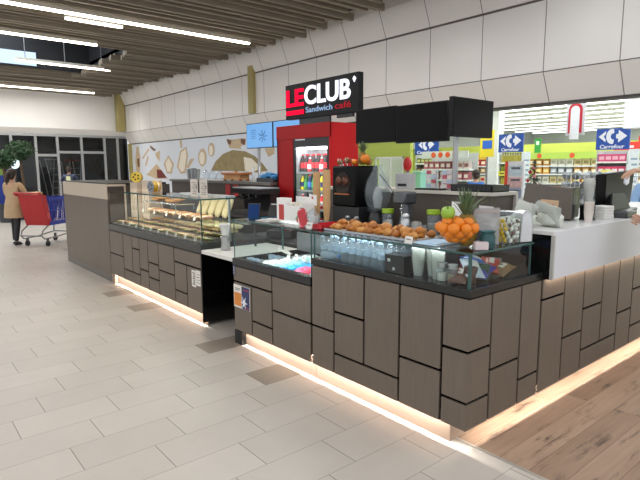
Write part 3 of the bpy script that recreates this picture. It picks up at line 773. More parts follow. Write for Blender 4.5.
tin((.24,4.92,1.331+.076), 'yellow tin with grey lid lying on the glass top', .2)
for i, y in enumerate((3.72,3.50)):
    t = thing('printed_card', 'white printed card standing on the glass top, %s' % ['first from the tins','second from the tins'][i], 'card', (.2,y,1.331), 0, 'printed cards on the glass top')
    B().box(.2,.204,y-.085,y+.085,1.331,1.52).build('card', M('#d9cfc4', .6, 0, .05), t)
    b = B()
    for j in range(7): b.box(.1985,.2,y-.06,y+.05-.02*(j%3),1.36+.02*j,1.366+.02*j)
    b.build('print_line', M('#8d8078', .6), t)
    B().box(.1985,.2,y-.07,y-.055,1.42,1.46).build('red_mark', M('#7a3530', .6), t)
# steel canister with white cup
t = thing('steel_canister', 'steel canister on the white shelf in the gap', 'canister', (.19,3.04,.813), 0)
B().lathe((.19,3.04,.813),[(.045,0),(.047,.005),(.047,.135),(.043,.14)],20).build('canister_body', STEEL, t)
t = thing('white_cups', 'stack of white cups sitting in the steel canister', 'cup stack', (.19,3.04,.955))
B().lathe((.19,3.04,.953),[(.034,0),(.055,.10),(.058,.105),(.058,.112),(.05,.112),(.03,.02)],20).build('cup', FROST, t)
B().lathe((.19,3.04,.97),[(.034,0),(.058,.108),(.06,.112),(.05,.112),(.03,.02)],20).build('cup', M('#e6e4e0', .5), t)
# tablet, register
t = thing('tablet_scale', 'small upright tablet with dark blue display behind the ice cream case', 'tablet', (.55,3.05,1.02), -1.25, None, True)
B().obox((0,0,.16),(.16,.02,.19),0,-.15).build('casing', DARK, t, bevel=.003)
B().obox((0,-.012,.16),(.14,.003,.165),0,-.15).build('display', emit('tablet_blue','#3a5b9c',.35), t)
B().cyl((0,.01,-.205),(0,.01,.1),.012).build('stand', DARK, t)
tb = thing('service_shelf', 'dark service shelf behind the ice cream case', 'shelf', (.68,2.4,.8))
B().box(.88,1.28,1.5,3.9,.80,.83).build('shelf_board', DARK, tb); B().box(.90,1.26,1.55,3.85,0,.8).build('body', M('#2b2926',.6), tb)
t = thing('cash_register', 'dark tilted till screen before the long back bar', 'till', (1.08,3.3,.831), -1.0, None, True)
B().obox((0,0,.28),(.32,.04,.25),0,-.55).build('casing', DARK, t, bevel=.004)
B().obox((0,.035,.24),(.05,.04,.3),0,-.2).build('stand', DARK, t); B().obox((0,.03,.05),(.3,.26,.09)).build('base', M('#1c1c1e',.4), t, bevel=.004)
B().obox((0,.06,.385),(.26,.09,.015),0,-.1).build('printer_top', M('#b6b9bc',.4), t)
t = thing('coffee_machine', 'black coffee machine with a pale top against the long back bar', 'coffee machine', (1.88,4.95,.94))
B().box(1.70,2.06,4.72,5.45,.95,1.0).build('drip_tray', STEEL, t); B().box(1.9,2.06,4.72,5.45,1.0,1.3).build('body', M('#19191b',.3), t)
B().box(1.68,2.06,4.70,5.47,1.26,1.335).build('head', M('#232325',.3), t); B().box(1.70,2.06,4.72,5.45,1.335,1.35).build('cup_rail', M('#c5c8ca',.35,.4), t)
for j in range(3): B().cyl((1.78,4.9+.2*j,1.2),(1.78,4.9+.2*j,1.26),.03).cyl((1.78,4.9+.2*j,1.21),(1.62,4.9+.2*j,1.19),.012).build('filter_handle', M('#2f2f31',.3,.4), t)
for i in range(2):
    tag(B().box(2.112,2.118,5.98+.26*i,6.14+.26*i,1.16,1.36).build('red_card', M('#b5322e',.5,0,.15,20)), 'red price card on the front of the back bar, %s from the fridge' % ORD[i+1], 'card', 'red cards on the back bar')

# back bar goods
def cup(loc, h, r, m, lab, grp):
    t = thing('metal_tumbler', lab, 'tumbler', loc, 0, grp); B().lathe(loc,[(r*.8,0),(r,h*.9),(r*1.04,h),(r*.94,h),(r*.75,.01)],16).build('cup_body', m, t)
    B().lathe((loc[0],loc[1],loc[2]),[(r*.62,h*.55),(r*.96,h*.56)],16).build('rim_band', DARK, t)
for i in range(3): cup((2.25,7.72+.16*i,1.416), .2+.02*(i%2), .06, STEEL, 'metal tumbler on the back bar, %s from the wooden bread box' % ORD[i+1], 'metal tumblers')
t = thing('wooden_bread_box', 'orange-brown wooden bread box on the long back bar', 'bread box', (2.3,6.35,1.416))
WD = M('#a8642f',.45,0,.2,8)
B().box(2.2,2.42,6.02,6.70,1.52,1.56).build('lid', M('#b06a32',.4,0,.15,8), t, bevel=.008)
B().box(2.22,2.40,6.08,6.64,1.44,1.52).build('body', M('#c08a52',.5,0,.15,8), t)
for y in (6.1,6.62):
    B().box(2.21,2.25,y-.02,y+.02,1.416,1.45).build('foot', WD, t); B().box(2.36,2.40,y-.02,y+.02,1.416,1.45).build('foot', WD, t)
B().ball((2.31,6.36,1.572),.02,.05,.012).build('knob', WD, t)
for i,(y,r) in enumerate(((6.92,.085),(7.2,.08),(7.45,.07))):
    t = thing('glass_dome', 'clear glass dome on the back bar, %s from the wooden bread box' % ORD[i+1], 'glass dome', (2.3,y,1.416), 0, 'glass domes')
    B().lathe((2.3,y,1.416),[(r*1.1,0),(r*1.1,.012)],18).build('plate', WHITE, t)
    B().lathe((2.3,y,1.43),[(r,0),(r,.08),(r*.8,.12),(r*.4,.15),(.001,.155)],18).build('cover', CLEAR, t)
    B().ball((2.3,y,1.59),.014).build('knob', GREY, t)
t = thing('blue_tray', 'black tray heaped with blue packets on the back bar by the red fridge', 'tray', (2.3,5.30,1.416))
B().box(2.2,2.42,5.08,5.52,1.416,1.45).box(2.19,2.205,5.07,5.53,1.416,1.48).build('tray_body', M('#3a3b3f',.4), t)
for i in range(8):
    p = tag(B().obox((2.25+.09*(i%2),5.14+.1*(i//2),1.49+.02*(i%3)),(.08,.11,.06),.3*(i%3-1),.2).build('blue_packet', M('#3f8fc8',.35,0,.25,20), bevel=.008),
        'blue packet in the black tray, %s' % (ORD[i//2+1]+' from the red fridge, '+['front','rear'][i%2]+' row'), 'packet', 'blue packets in the black tray')
for i in range(2):
    t = thing('metal_rail', 'thin metal rail post standing on back bar near the blue screen pole', 'rail post', (2.4,5.95-.2*i,1.416), 0, 'rail posts')
    B().cyl((2.4,5.95-.2*i,1.416),(2.4,5.95-.2*i,1.66),.018).build('tube', CHROME, t)

# ------------------------------------------------------------------ ice cream tubs
tubc = [('white','#e9eef0'),('pale mint','#bfe4dc'),('pale blue','#8cc8ea'),('bright blue','#2ba2e0'),('pink','#e8668e'),('strawberry','#dc3058'),('white','#eef2f4')]
for i,(nm,hx) in enumerate(tubc):
    for j in range(2):
        y0 = 2.235-.113*i; x0 = .09+.31*j
        t = thing('ice_cream_tub', '%s ice cream tub in the %s row, %s from the metal divider' % (nm,['front','rear'][j],ORD[i+1]), 'ice cream tub', (x0+.14,y0-.05,.757), 0, 'ice cream tubs')
        b = B().box(x0,x0+.29,y0-.105,y0-.101,.757,.80).box(x0,x0+.29,y0-.004,y0,.757,.80).box(x0,x0+.004,y0-.101,y0-.004,.757,.80).box(x0+.286,x0+.29,y0-.101,y0-.004,.757,.80)
        b.build('tub', STEEL, t)
        b = B()
        for k in range(9): b.ball((x0+.035+.027*k,y0-.052+random.uniform(-.015,.015),.79+random.uniform(0,.012)),.04,.046,.028,10,6,.06)
        b.build('ice_cream', M(hx,.5,0,.06,25), t, ang=80)
        if j == 0: pricetag((x0+.27,y0-.05,.822), 'white flavour tag behind the front %s tub, %s from the metal divider' % (nm,ORD[i+1]), w=.045, h=.05)
for i in range(6):
    y0 = 2.30+.08*(i%3); x0 = .12+.24*(i//3)
    t = thing('topping_pot', 'clear blue topping pot beside the ice cream, %s' % (ORD[i%3+1]+' from the divider, '+['front','rear'][i//3]+' row'), 'pot', (x0,y0,.757), 0, 'topping pots')
    B().lathe((x0,y0,.757),[(.03,0),(.037,.055),(.039,.06),(.034,.06),(.028,.006)],14).build('pot', CLEARBLUE, t)
    B().lathe((x0,y0,.757),[(.027,.004),(.032,.035),(.001,.042)],12).build('topping', M(['#dfe6ea','#9fc3d8','#cfd6d0'][i%3],.5), t)
t = thing('paper_note', 'crumpled white note resting inside the ice cream case', 'note', (.4,2.38,.83)); B().obox((.46,2.38,.85),(.13,.10,.012),.5,.4,.2).build('sheet', PAPER, t)
# on top of ice cream case
ZG = 1.1765
t = thing('folded_box', 'white folded box with a red panel on the ice cream case', 'box', (.18,2.05,ZG)); B().box(.19,.26,1.99,2.12,ZG,1.385).build('carton', WHITE, t, bevel=.002)
B().box(.188,.19,2.005,2.085,ZG+.02,1.33).build('red_panel', M('#b8352f',.5,0,.1,20), t)
t = thing('cup_box', 'large white open box of pale cups on the ice cream case', 'box', (.2,1.8,ZG))
b = B().box(.17,.174,1.74,1.985,ZG,1.33).box(.30,.304,1.74,1.985,ZG,1.40).box(.174,.30,1.74,1.744,ZG,1.35).box(.174,.30,1.981,1.985,ZG,1.35); b.build('carton', WHITE, t)
B().box(.298,.30,1.70,1.80,1.33,1.42).build('flap', WHITE, t)
B().box(.2965,.298,1.745,1.765,1.385,1.405).build('red_mark', M('#b8352f',.5), t)
for i in range(4):
    tag(B().lathe((.235,1.77+.055*i,1.20),[(.02,0),(.027,.15),(.022,.15),(.018,.01)],10).build('paper_cup', M('#e9e2cf',.6)), 'tall cream paper cup in the white open box, %s from the red napkins' % ORD[i+1], 'cup', 'cream cups in the white box')
t = thing('napkin_fan', 'red and pink napkins fanned out on the ice cream case', 'napkins', (.12,1.66,ZG))
for i in range(5): B().obox((.12+.006*i,1.66+.012*i,ZG+.07),(.003,.10,.13),0,-.5+.3*i).build('napkin', M(['#c93a44','#e07a84','#f0e6e2','#b92c38','#8fae8a'][i],.6), t)
t = thing('clear_bag', 'clear plastic bag of cups before the cone stacks', 'bag', (.14,1.54,ZG)); b = B(); b.ball((.14,1.55,ZG+.07),.05,.07,.075,12,8,.12); b.build('bag_skin', CLEAR, t, ang=80)
B().lathe((.14,1.55,ZG),[(.035,.002),(.042,.09),(.03,.09)],10).build('cup', FROST, t)
t = thing('paper_leaflets', 'white leaflets lying at the end of the ice cream case', 'leaflets', (.16,2.2,ZG))
for i in range(3): B().obox((.14+.02*i,2.2-.04*i,ZG+.004+.008*i),(.12,.2,.004),.2*i).build('leaflet', PAPER, t)
t = thing('red_tray', 'low red tray at the end of the croissant shelf', 'tray', (.2,1.45,ZG))
B().box(.10,.34,1.40,1.53,ZG,ZG+.006).box(.098,.104,1.40,1.53,ZG,ZG+.035).box(.336,.342,1.40,1.53,ZG,ZG+.035).box(.1,.34,1.40,1.406,ZG,ZG+.035).box(.1,.34,1.524,1.53,ZG,ZG+.035).build('tray_body', M('#c4212c',.35), t)
pricetag((.06,1.5,ZG),'white price tag beside the low red tray',w=.07,h=.05)
for i,(x,y,h) in enumerate(((.43,1.86,.43),(.35,1.635,.45))):
    t = thing('cone_stack', 'tall stack of wafer cones on the ice cream case, %s from the red pillar' % ORD[i+1], 'wafer cones', (x,y,ZG), 0, 'wafer cone stacks')
    rad = [.012,.022,.028,.031,.03,.032,.033,.03,.03]
    prof = [(rad[k]*(1+.05*(k%2)), h*k/8) for k in range(9)]
    B().lathe((x,y,ZG),prof,14).build('cones', M('#c39a68',.6,0,.2,60,.3), t, ang=80)
    B().lathe((x,y,ZG),[(.06,0),(.06,.01),(.025,.012),(.022,.03)],14).build('holder', GREY, t)

# ------------------------------------------------------------------ corner counter goods
def croissant(L=.13):
    rings = []; n = 10; m = 12
    for j in range(m+1):
        t = j/m*2-1; a0 = t*1.35; R0 = L*.36
        r = (.029*(1-abs(t)**1.5)+.004)*(1+.24*(j%2))
        rings.append([((R0+r*math.cos(2*PI*i/n))*math.sin(a0), R0*.5-(R0+r*math.cos(2*PI*i/n))*math.cos(a0), r*.95*math.sin(2*PI*i/n)+.028) for i in range(n)])
    return B().loft(rings)
tr = thing('pastry_tray', 'long metal tray of croissants on the glass top', 'tray', (.23,.95,ZG))
B().box(.10,.40,.50,1.37,ZG,ZG+.005).box(.098,.102,.5,1.37,ZG,ZG+.015).box(.398,.402,.5,1.37,ZG,ZG+.015).build('tray_body', M('#b3b5b7',.35,.6), tr)
B().box(.12,.38,.52,1.35,ZG+.005,ZG+.0065).build('liner', M('#d8cfc0',.7), tr)
CR = [croissant().build('croissant', M(h,.5,0,.28,40), ang=80) for h in ('#be7830','#a86626','#cc8f48')]
for c_ in CR: tag(c_, 'x', 'croissant')
i = 0
for r_ in range(3):
    for k in range(11):
        x = .15+.085*r_; y = 1.32-.077*k+.02*(r_%2)
        put(CR[(k*2+r_)%3], USED, (x, y, ZG+.008), (0,0,random.uniform(0,6.28)), 'croissant in the %s row of the tray, %s from the red tray' % (['front','middle','rear'][r_], ORD[k+1]), 'croissants on the metal tray', random.uniform(.7,.82))
for k in range(10):
    put(CR[k%3], USED, (.20+.06*(k%2), 1.28-.08*k, ZG+.04), (.2,0,random.uniform(0,6.28)), 'croissant lying on top of the others, %s from the red tray' % ORD[k+1], 'croissants on the metal tray', .74)
pricetag((.03,.475,ZG),'white price tag at the far end of the croissant tray from the cones',w=.06,h=.045)
t = thing('white_plate', 'pale blue-white rectangular plate between croissants and fruit', 'plate', (.17,.38,ZG)); B().box(.06,.30,.285,.48,ZG,ZG+.006).build('plate_body', M('#c8dfee',.25), t, bevel=.002); B().box(.08,.28,.30,.46,ZG+.006,ZG+.011).build('paper', M('#b4d8f0',.4,0,.12,10), t)
# fruit bowl
fx, fy = .13, .19
t = thing('fruit_bowl', 'clear glass bowl heaped with oranges on the glass top', 'bowl', (fx,fy,ZG))
B().lathe((fx,fy,ZG),[(.055,0),(.06,.006),(.03,.02),(.055,.05),(.095,.09),(.105,.12),(.10,.12),(.09,.094),(.055,.056),(.001,.04)],24).build('bowl_body', glassy('bowl_glass','#dfe9ea',.06,'#ffffff',.04), t, ang=60)
OR = B().ball((0,0,0),.034,.034,.032,16,10,.004).build('orange', M('#e07d12',.42,0,.1,40,.1), None, ang=80); tag(OR,'x','orange')
B().cyl((0,0,.034),(0,0,.0365),.005,n=6).build('stem_end', M('#5d6b25',.6), OR)
lay = [(.05,.036,5),(.08,.07,8),(.108,.098,9),(.14,.065,6)]
k = 0
cnt = {}
for z, rr, n in lay:
    for i in range(n):
        a0 = 2*PI*i/n + z*20
        k += 1
        lv = ['lowest','second','third','top'][lay.index((z,rr,n))]
        put(OR, USED, (fx+rr*math.cos(a0), fy+rr*math.sin(a0), ZG+z+.01), (random.uniform(-.5,.5),random.uniform(-.5,.5),a0), 'orange in the glass bowl, %s layer, beside the green apple and pineapple' % lv, 'oranges in the glass bowl', random.uniform(.92,1.08))
ap = tag(B().lathe((0,0,0),[(.001,-.028),(.015,-.036),(.034,-.022),(.043,.004),(.036,.03),(.018,.038),(.004,.03)],18).build('apple', M('#8fb33a',.3,0,.12,12), None, ang=80), 'green apple on top of the oranges', 'apple')
ap.location = (fx-.055, fy+.03, ZG+.20); ap.rotation_euler = (.2,-.35,0)
B().tube([(0,0,.03),(.003,.002,.048)],.003).build('stem', M('#4c3a20',.7), ap)
pn = thing('pineapple', 'pineapple with a spiky green crown behind the oranges', 'pineapple', (fx+.055,fy-.02,ZG+.14), 0, None, True)
def pine(t, s=1.0, lean=0):
    B().lathe((0,0,-.12*s),[(.02*s,0),(.05*s,.02*s),(.06*s,.07*s),(.055*s,.13*s),(.03*s,.165*s)],16).build('fruit_body', M('#8a6a2a',.6,0,.4,60,.6), t, ang=80)
    b = B()
    for i in range(38):
        a0 = i*2.4; lv = i/38; L = (.13-.05*lv)*s*(.7+.5*random.random()); r0 = .02*s*(1-lv); ti = 1.15*(1-lv)**1.3+.05; z0 = .04*s+.05*lv*s
        dx, dy = math.cos(a0), math.sin(a0); w_ = .009*s
        p0 = Vector((dx*r0,dy*r0,z0)); p1 = p0+Vector((dx*math.sin(ti*.6),dy*math.sin(ti*.6),math.cos(ti*.6)))*L*.55; p2 = p1+Vector((dx*math.sin(ti),dy*math.sin(ti),math.cos(ti)))*L*.5
        q = Vector((-dy,dx,0)); up = Vector((dx,dy,0))*-.0025
        vs = [p0-q*w_,p0+q*w_,p1+q*w_*.9,p1-q*w_*.9,p2]; vs += [v+up for v in vs]
        b.add(vs,[(0,1,2,3),(3,2,4),(8,7,6,5),(9,7,8),(1,0,5,6),(2,1,6,7),(0,3,8,5),(4,2,7,9),(3,4,9,8)])
    b.build('leaf_crown', M('#5d6f4c',.5,0,.3,20), t, ang=30)
pine(pn, 1.15)
# menus, jars, dispenser
t = thing('menu_card', 'white folded menu standing behind the pineapple', 'menu', (.36,.30,ZG)); B().obox((.36,.335,ZG+.125),(.003,.13,.25),.25,0,.12).build('leaf', WHITE, t); B().obox((.40,.19,ZG+.115),(.003,.13,.23),-.3,0,.12).build('leaf', M('#d9d8d6',.5), t)
t = thing('menu_stand', 'clear acrylic menu stand with grey print at the counter corner', 'menu stand', (.335,.13,ZG), -.55, None, True)
B().box(-.085,.085,0,.003,0,.225).build('panel', glassy('acrylic_print','#d9dadb',.34,'#d4d3d1',.05), t); B().box(-.085,.085,0,.08,0,.003).build('base', CLEAR, t)
B().box(-.08,.08,-.002,0,.195,.215).build('print', M('#a69a98',.5), t)
b = B()
for i in range(6): b.box(-.075,.02-.02*(i%2),-.0015,0,.06+.02*i,.064+.02*i)
b.build('print_line', M('#8e8b8b',.5), t)
B().box(-.075,-.035,-.002,0,.03,.09).build('dark_mark', M('#3b3b44',.5), t)
t = thing('teal_glass', 'teal glass jar before the acrylic menu stand', 'jar', (.235,.055,ZG))
B().lathe((.235,.055,ZG),[(.04,0),(.044,.01),(.044,.07),(.036,.085),(.046,.1),(.043,.1),(.033,.085),(.040,.07),(.040,.012)],18).build('jar_body', glassy('teal_glass_tint','#8fc4c6',.12,'#7fb4b8',.05), t, ang=60)
t = thing('small_box', 'small pale pink box lying before the teal glass', 'box', (.155,.045,ZG)); B().obox((.155,.045,ZG+.0225),(.075,.045,.045),-.7).build('carton', M('#cfc0c0',.5,0,.05), t, bevel=.002)
B().obox((.155,.045,ZG+.0455),(.03,.02,.001),-.7).build('print', M('#b9a3a4',.5), t)
jx, jy = .50,.085
t = thing('candy_jar', 'large clear jar of white and yellow sweets by the steel dispenser', 'jar', (jx,jy,ZG))
B().lathe((jx,jy,ZG),[(.07,0),(.078,.01),(.078,.15),(.066,.17),(.066,.18),(.062,.18),(.062,.168),(.074,.148),(.074,.012)],22).build('jar_body', GLASS, t)
B().lathe((jx,jy,ZG),[(.07,.178),(.07,.2),(.001,.203)],22).build('lid', CLEAR, t)
SW = B().ball((0,0,0),.016,.011,.01,8,6,.1).build('wrapped_sweet', M('#e6e2da',.3,0,.25,60), None, ang=80); tag(SW,'x','sweet')
SY = B().ball((0,0,0),.016,.012,.01,8,6,.1).build('wrapped_sweet', M('#e0b52e',.35,0,.2,60), None, ang=80); tag(SY,'x','sweet')
SBn = B().ball((0,0,0),.016,.012,.01,8,6,.1).build('wrapped_sweet', M('#6b4a3c',.4,0,.2,60), None, ang=80); tag(SBn,'x','sweet')
for i in range(66):
    lv = i//11; a0 = (i%11)*2*PI/11+lv*.4; rr = .058 if i%11 < 9 else .03
    p = (jx+rr*math.cos(a0), jy+rr*math.sin(a0), ZG+.022+.024*lv)
    yel_ = math.sin(a0-1.0) > .5
    s = SY if yel_ else (SBn if i%4 == 0 else SW)
    nm = 'yellow' if yel_ else ('brown' if i%4 == 0 else 'white')
    put(s, USED, p, (random.uniform(0,3),random.uniform(0,3),random.uniform(0,3)), '%s wrapped sweet in the large clear jar' % nm, '%s sweets in the clear jar' % nm)
t = thing('steel_dispenser', 'curved steel dispenser at the glass end by the white desk', 'dispenser', (.635,.062,ZG), -.35, None, True)
prof = [(-.05,0),(.05,0),(.05,.12),(.042,.165),(.02,.195),(-.01,.20),(-.035,.18)]
B().prism([(a_,-.035,z) for a_,z in prof], (0,.07,0)).build('casing', STEEL, t, bevel=.004)
B().prism([(a_*.8-.004,-.037,z*.9+.004) for a_,z in prof], (0,.002,0)).build('side_face', M('#c9cbcd',.3,.8), t)

# inside the corner case
ZC = .9685
bt = thing('water_bottle', 'x', 'bottle', (0,0,0), 0, None, True)
B().lathe((0,0,0),[(.028,0),(.031,.01),(.029,.05),(.031,.06),(.031,.115),(.012,.145),(.012,.155)],12).build('bottle_body', CLEAR, bt, ang=50)
B().lathe((0,0,0),[(.014,.153),(.014,.168)],10).build('cap', M('#a9cbe4',.4), bt)
B().lathe((0,0,0),[(.0315,.065),(.0315,.1)],12).build('label_band', CLEARBLUE, bt)
k = 0
for j in range(5):
    for i in range(9):
        put(bt, USED, (.075+.072*j, 1.33-.074*i+.01*(j%2), ZC+.0045), (random.uniform(-.12,.12),random.uniform(-.12,.12),random.uniform(0,6)), 'small clear water bottle, row %s from the glass front, %s from the cones' % (['one','two','three','four','five'][j],ORD[i+1]), 'water bottles in the corner case')
bc = thing('water_bottle', 'small water bottle with blue label lying in front of the standing ones', 'bottle', (.05,1.33,ZC+.03), 0, 'water bottles in the corner case', True); 
bc.rotation_euler = (PI/2,0,.2); 
B().lathe((0,0,0),[(.028,0),(.03,.01),(.03,.1),(.012,.13),(.012,.145)],12).build('bottle_body', CLEARBLUE, bc, ang=50); B().lathe((0,0,0),[(.014,.145),(.014,.16)],10).build('cap', M('#3f7fc6',.4), bc)
t = thing('black_box', 'black box with small white print among the bottles', 'box', (.1,.61,ZC)); B().box(.045,.16,.525,.69,ZC,ZC+.115).build('carton', M('#141416',.3), t, bevel=.003)
B().box(.0435,.045,.60,.62,ZC+.018,ZC+.036).box(.0435,.045,.64,.665,ZC+.07,ZC+.09).build('print', M('#c9c9c9',.5), t); B().box(.044,.161,.524,.691,ZC+.112,ZC+.117).build('lid', M('#222226',.25), t)
for i in range(3):
    x, y = .11+.05*(i%2), .46-.075*i
    t = thing('cup_stack', 'stack of clear plastic cups beside the black box, %s' % ORD[i+1], 'cups', (x,y,ZC), 0, 'clear cup stacks')
    for j in range(5): B().lathe((x,y,ZC+.018*j),[(.03,0),(.043,.10),(.046,.103),(.041,.1),(.028,.004)],16).build('cup', FROST, t)
for i in range(2):
    x, y = .09, .26-.075*i
    t = thing('spice_jar', 'glass jar with a steel lid under the fruit bowl, %s from the cups' % ORD[i+1], 'jar', (x,y,ZC), 0, 'steel-lidded jars')
    B().lathe((x,y,ZC),[(.03,0),(.033,.006),(.033,.075),(.027,.085)],16).build('jar_body', CLEAR, t); B().lathe((x,y,ZC),[(.029,.085),(.03,.11),(.001,.113)],16).build('lid', STEEL, t)
    B().lathe((x,y,ZC),[(.028,.004),(.030,.05),(.001,.052)],12).build('contents', M(['#dcd6c8','#8d7a4d'][i],.6), t)
for i,(x,y,h) in enumerate(((.17,.12,'#5c4038'),(.24,.2,'#7a2f38'),(.30,.12,'#2f4a3a'))):
    t = thing('tea_packet', 'dark %s packet under the glass below the fruit bowl' % ['brown','red','green'][i], 'packet', (x,y,ZC)); B().obox((x,y,ZC+.05),(.05,.07,.1),.4*i,.1).build('packet_body', M(h,.35,0,.3,30), t, bevel=.008)
def snack(c, size, hx, lab, rz, ry=0.3):
    t = thing('snack_bag', lab, 'snack bag', c, rz, 'snack bags in the corner case', True)
    a,b_,h = size
    rings = []
    for j in range(9):
        tt = j/8*2-1; th = h*(1-tt**4)+.002
        rings.append([(tt*a, b_*(1-.08*(1-tt*tt)), 0),(tt*a, b_*.5, th*.8+random.uniform(-.004,.004)),(tt*a, 0, th+random.uniform(-.005,.005)),(tt*a,-b_*.5,th*.8),(tt*a,-b_*(1-.08*(1-tt*tt)),0),(tt*a,0,-.004)])
    B().loft(rings).build('bag_body', M(hx,.28,0,.35,18), t, ang=60)
    B().obox((0,-.01,h*.98),(a*.7,b_*.5,.006)).build('print_patch', M('#d8d2c8',.35,0,.2,30), t)
    B().box(a*.96,a*1.1,-b_*.95,b_*.95,-.003,.003).build('seal', M(hx,.3,0,.2,40), t)
    t.rotation_euler = (.1,-ry,rz)
snack((.13,0.17,ZC+0.034),(.075,.055,.04),'#6a4438','brown foil snack bag at the glass corner',.4)
snack((.22,0.14,ZC+0.074),(.08,.06,.035),'#b9c6d0','silver-blue snack bag leaning on the brown one',.9,.5)
snack((.32,0.14,ZC+0.044),(.09,.06,.04),'#33308c','purple-blue snack bag in the middle of the heap',.2,.25)
snack((.33,.2,ZC+0.094),(.08,.06,.03),'#2f5fae','blue snack bag on top of the heap',1.2,.2)
snack((.45,0.17,ZC+0.064),(.09,.06,.035),'#b5402e','orange-red snack bag beyond the purple one',.5,.3)
snack((.50,0.12,ZC+0.034),(.09,.06,.035),'#7a5a32','gold-brown snack bag closest to the white desk',.1,.2)
t = thing('clear_pot', 'clear plastic pot behind the gold-brown snack bag', 'pot', (.58,.22,ZC)); B().lathe((.58,.22,ZC),[(.04,0),(.05,.08),(.052,.085),(.046,.08),(.036,.005)],16).build('pot_body', FROST, t); B().lathe((.58,.22,ZC),[(.053,.085),(.001,.09)],16).build('lid', CLEAR, t)

# ------------------------------------------------------------------ machines on the work table
ZW = .966
t = thing('juicer', 'black orange juicing machine with a fruit basket on top', 'juicer', (1.72,2.74,ZW))
B().box(1.60,1.92,2.56,3.0,ZW,1.20).build('base', M('#2c2d2f',.4), t, bevel=.006); B().box(1.58,1.94,2.58,2.98,1.20,1.66).build('body', M('#0d0d0e',.4,0,.1,14,0,.12), t, bevel=.02)
B().cyl((1.575,2.80,1.46),(1.582,2.80,1.46),.13,n=24).build('window', M('#24150d',.3,0,.1,14,0,.2), t)
for dy in (-.055,.055): B().ball((1.572,2.80+dy,1.49),.02,.05,.05).build('press_cup', M('#5d2f14',.4), t)
B().box(1.56,1.60,2.68,2.92,1.335,1.35).build('juice_spout', M('#a55a26',.4), t); B().box(1.61,1.63,2.62,2.9,.99,1.16).build('bin_front', M('#818487',.3,.5), t)
b = B()
for i in range(16):
    a0 = 2*PI*i/16; b.cyl((1.74+.13*math.cos(a0),2.76+.2*math.sin(a0),1.66),(1.74+.16*math.cos(a0),2.76+.25*math.sin(a0),1.74),.004,n=5)
b.build('basket_wire', CHROME, t)
for i in range(9):
    nm = ['brown-red','tan','orange'][i%3]
    o = dup(OR, (1.66+.07*(i%3), 2.93-.04*i, 1.70+.02*(i%2)), random.random(), 'round fruit in the juicer basket, %s from the red fridge' % ORD[i+1], 'fruit in the juicer basket', scale=1.1)
    if i < 6:
        o.data = o.data.copy(); o.data.materials[0] = M(['#8a5a34','#a07a4a','#7a4a2c'][i%3],.5,0,.2,30)
t = thing('pineapple', 'whole pineapple lying on the juicing machine', 'pineapple', (1.72,2.62,1.775), 0, None, True); pine(t, .85)
o = dup(OR, (1.70,2.555,1.735), .3, 'large bright orange at the end of the juicer basket', 'fruit in the juicer basket', scale=1.6)
t = thing('plastic_funnel_machine', 'clear domed juice mixer on a black base beside the juicer', 'juice mixer', (1.72,2.38,ZW))
B().lathe((1.72,2.38,ZW),[(.11,0),(.12,.02),(.10,.12),(.085,.19),(.12,.2),(.12,.22)],20).build('base', M('#1e1e20',.3), t)
B().lathe((1.72,2.38,1.19),[(.09,0),(.135,.08),(.15,.2),(.12,.32),(.07,.4),(.05,.47),(.055,.48)],20).build('hopper', CLEAR, t, ang=60)
B().lathe((1.72,2.38,1.2),[(.04,0),(.06,.12),(.03,.22),(.001,.24)],12).build('press_cone', FROST, t)
B().obox((1.70,2.24,1.47),(.02,.26,.02),0,.75).build('lever', STEEL, t)
t = thing('drink_mixer', 'grey single-column drink mixer on the work table', 'mixer', (1.66,1.96,ZW))
B().box(1.58,1.78,1.86,2.04,ZW,ZW+.03).build('base', M('#6b6d70',.35,.5), t, bevel=.006); B().box(1.67,1.75,1.91,1.99,ZW+.03,1.30).build('column', M('#74767a',.35,.5), t, bevel=.008)
B().box(1.58,1.77,1.865,2.035,1.27,1.395).build('head', M('#5f6164',.35,.5), t, bevel=.02); B().cyl((1.63,1.95,1.06),(1.63,1.95,1.27),.008).cyl((1.63,1.95,1.055),(1.63,1.95,1.065),.022).build('spindle', CHROME, t)
B().ball((1.625,1.95,1.22),.02,.02,.02).build('knob', CHROME, t)
t = thing('white_dispenser', 'white box-shaped dispenser on the bar above the drink mixer', 'dispenser', (2.08,2.3,1.40)); B().box(2.03,2.14,2.20,2.405,1.401,1.575).build('casing', M('#bdbcbd',.45), t, bevel=.006); B().box(2.028,2.03,2.24,2.37,1.43,1.46).build('slot', DARK, t)
def limejar(x,y,h,lab):
    t = thing('lime_lid_jar', lab, 'jar', (x,y,ZW), 0, 'jars with lime lids')
    B().lathe((x,y,ZW),[(.055,0),(.06,.01),(.06,h-.03),(.05,h-.015)],18).build('jar_body', CLEAR, t); B().lathe((x,y,ZW),[(.06,h-.02),(.064,h-.015),(.064,h+.025),(.001,h+.03)],18).build('lid', M('#9fc02c',.4), t)
    B().lathe((x,y,ZW),[(.052,.006),(.055,h*.55),(.001,h*.58)],14).build('contents', M('#8d8f84',.6,0,.2), t)
limejar(1.62,2.13,.22,'clear jar with lime lid between the juice mixer and drink mixer')
limejar(1.70,1.60,.235,'clear jar with lime lid behind the oranges')
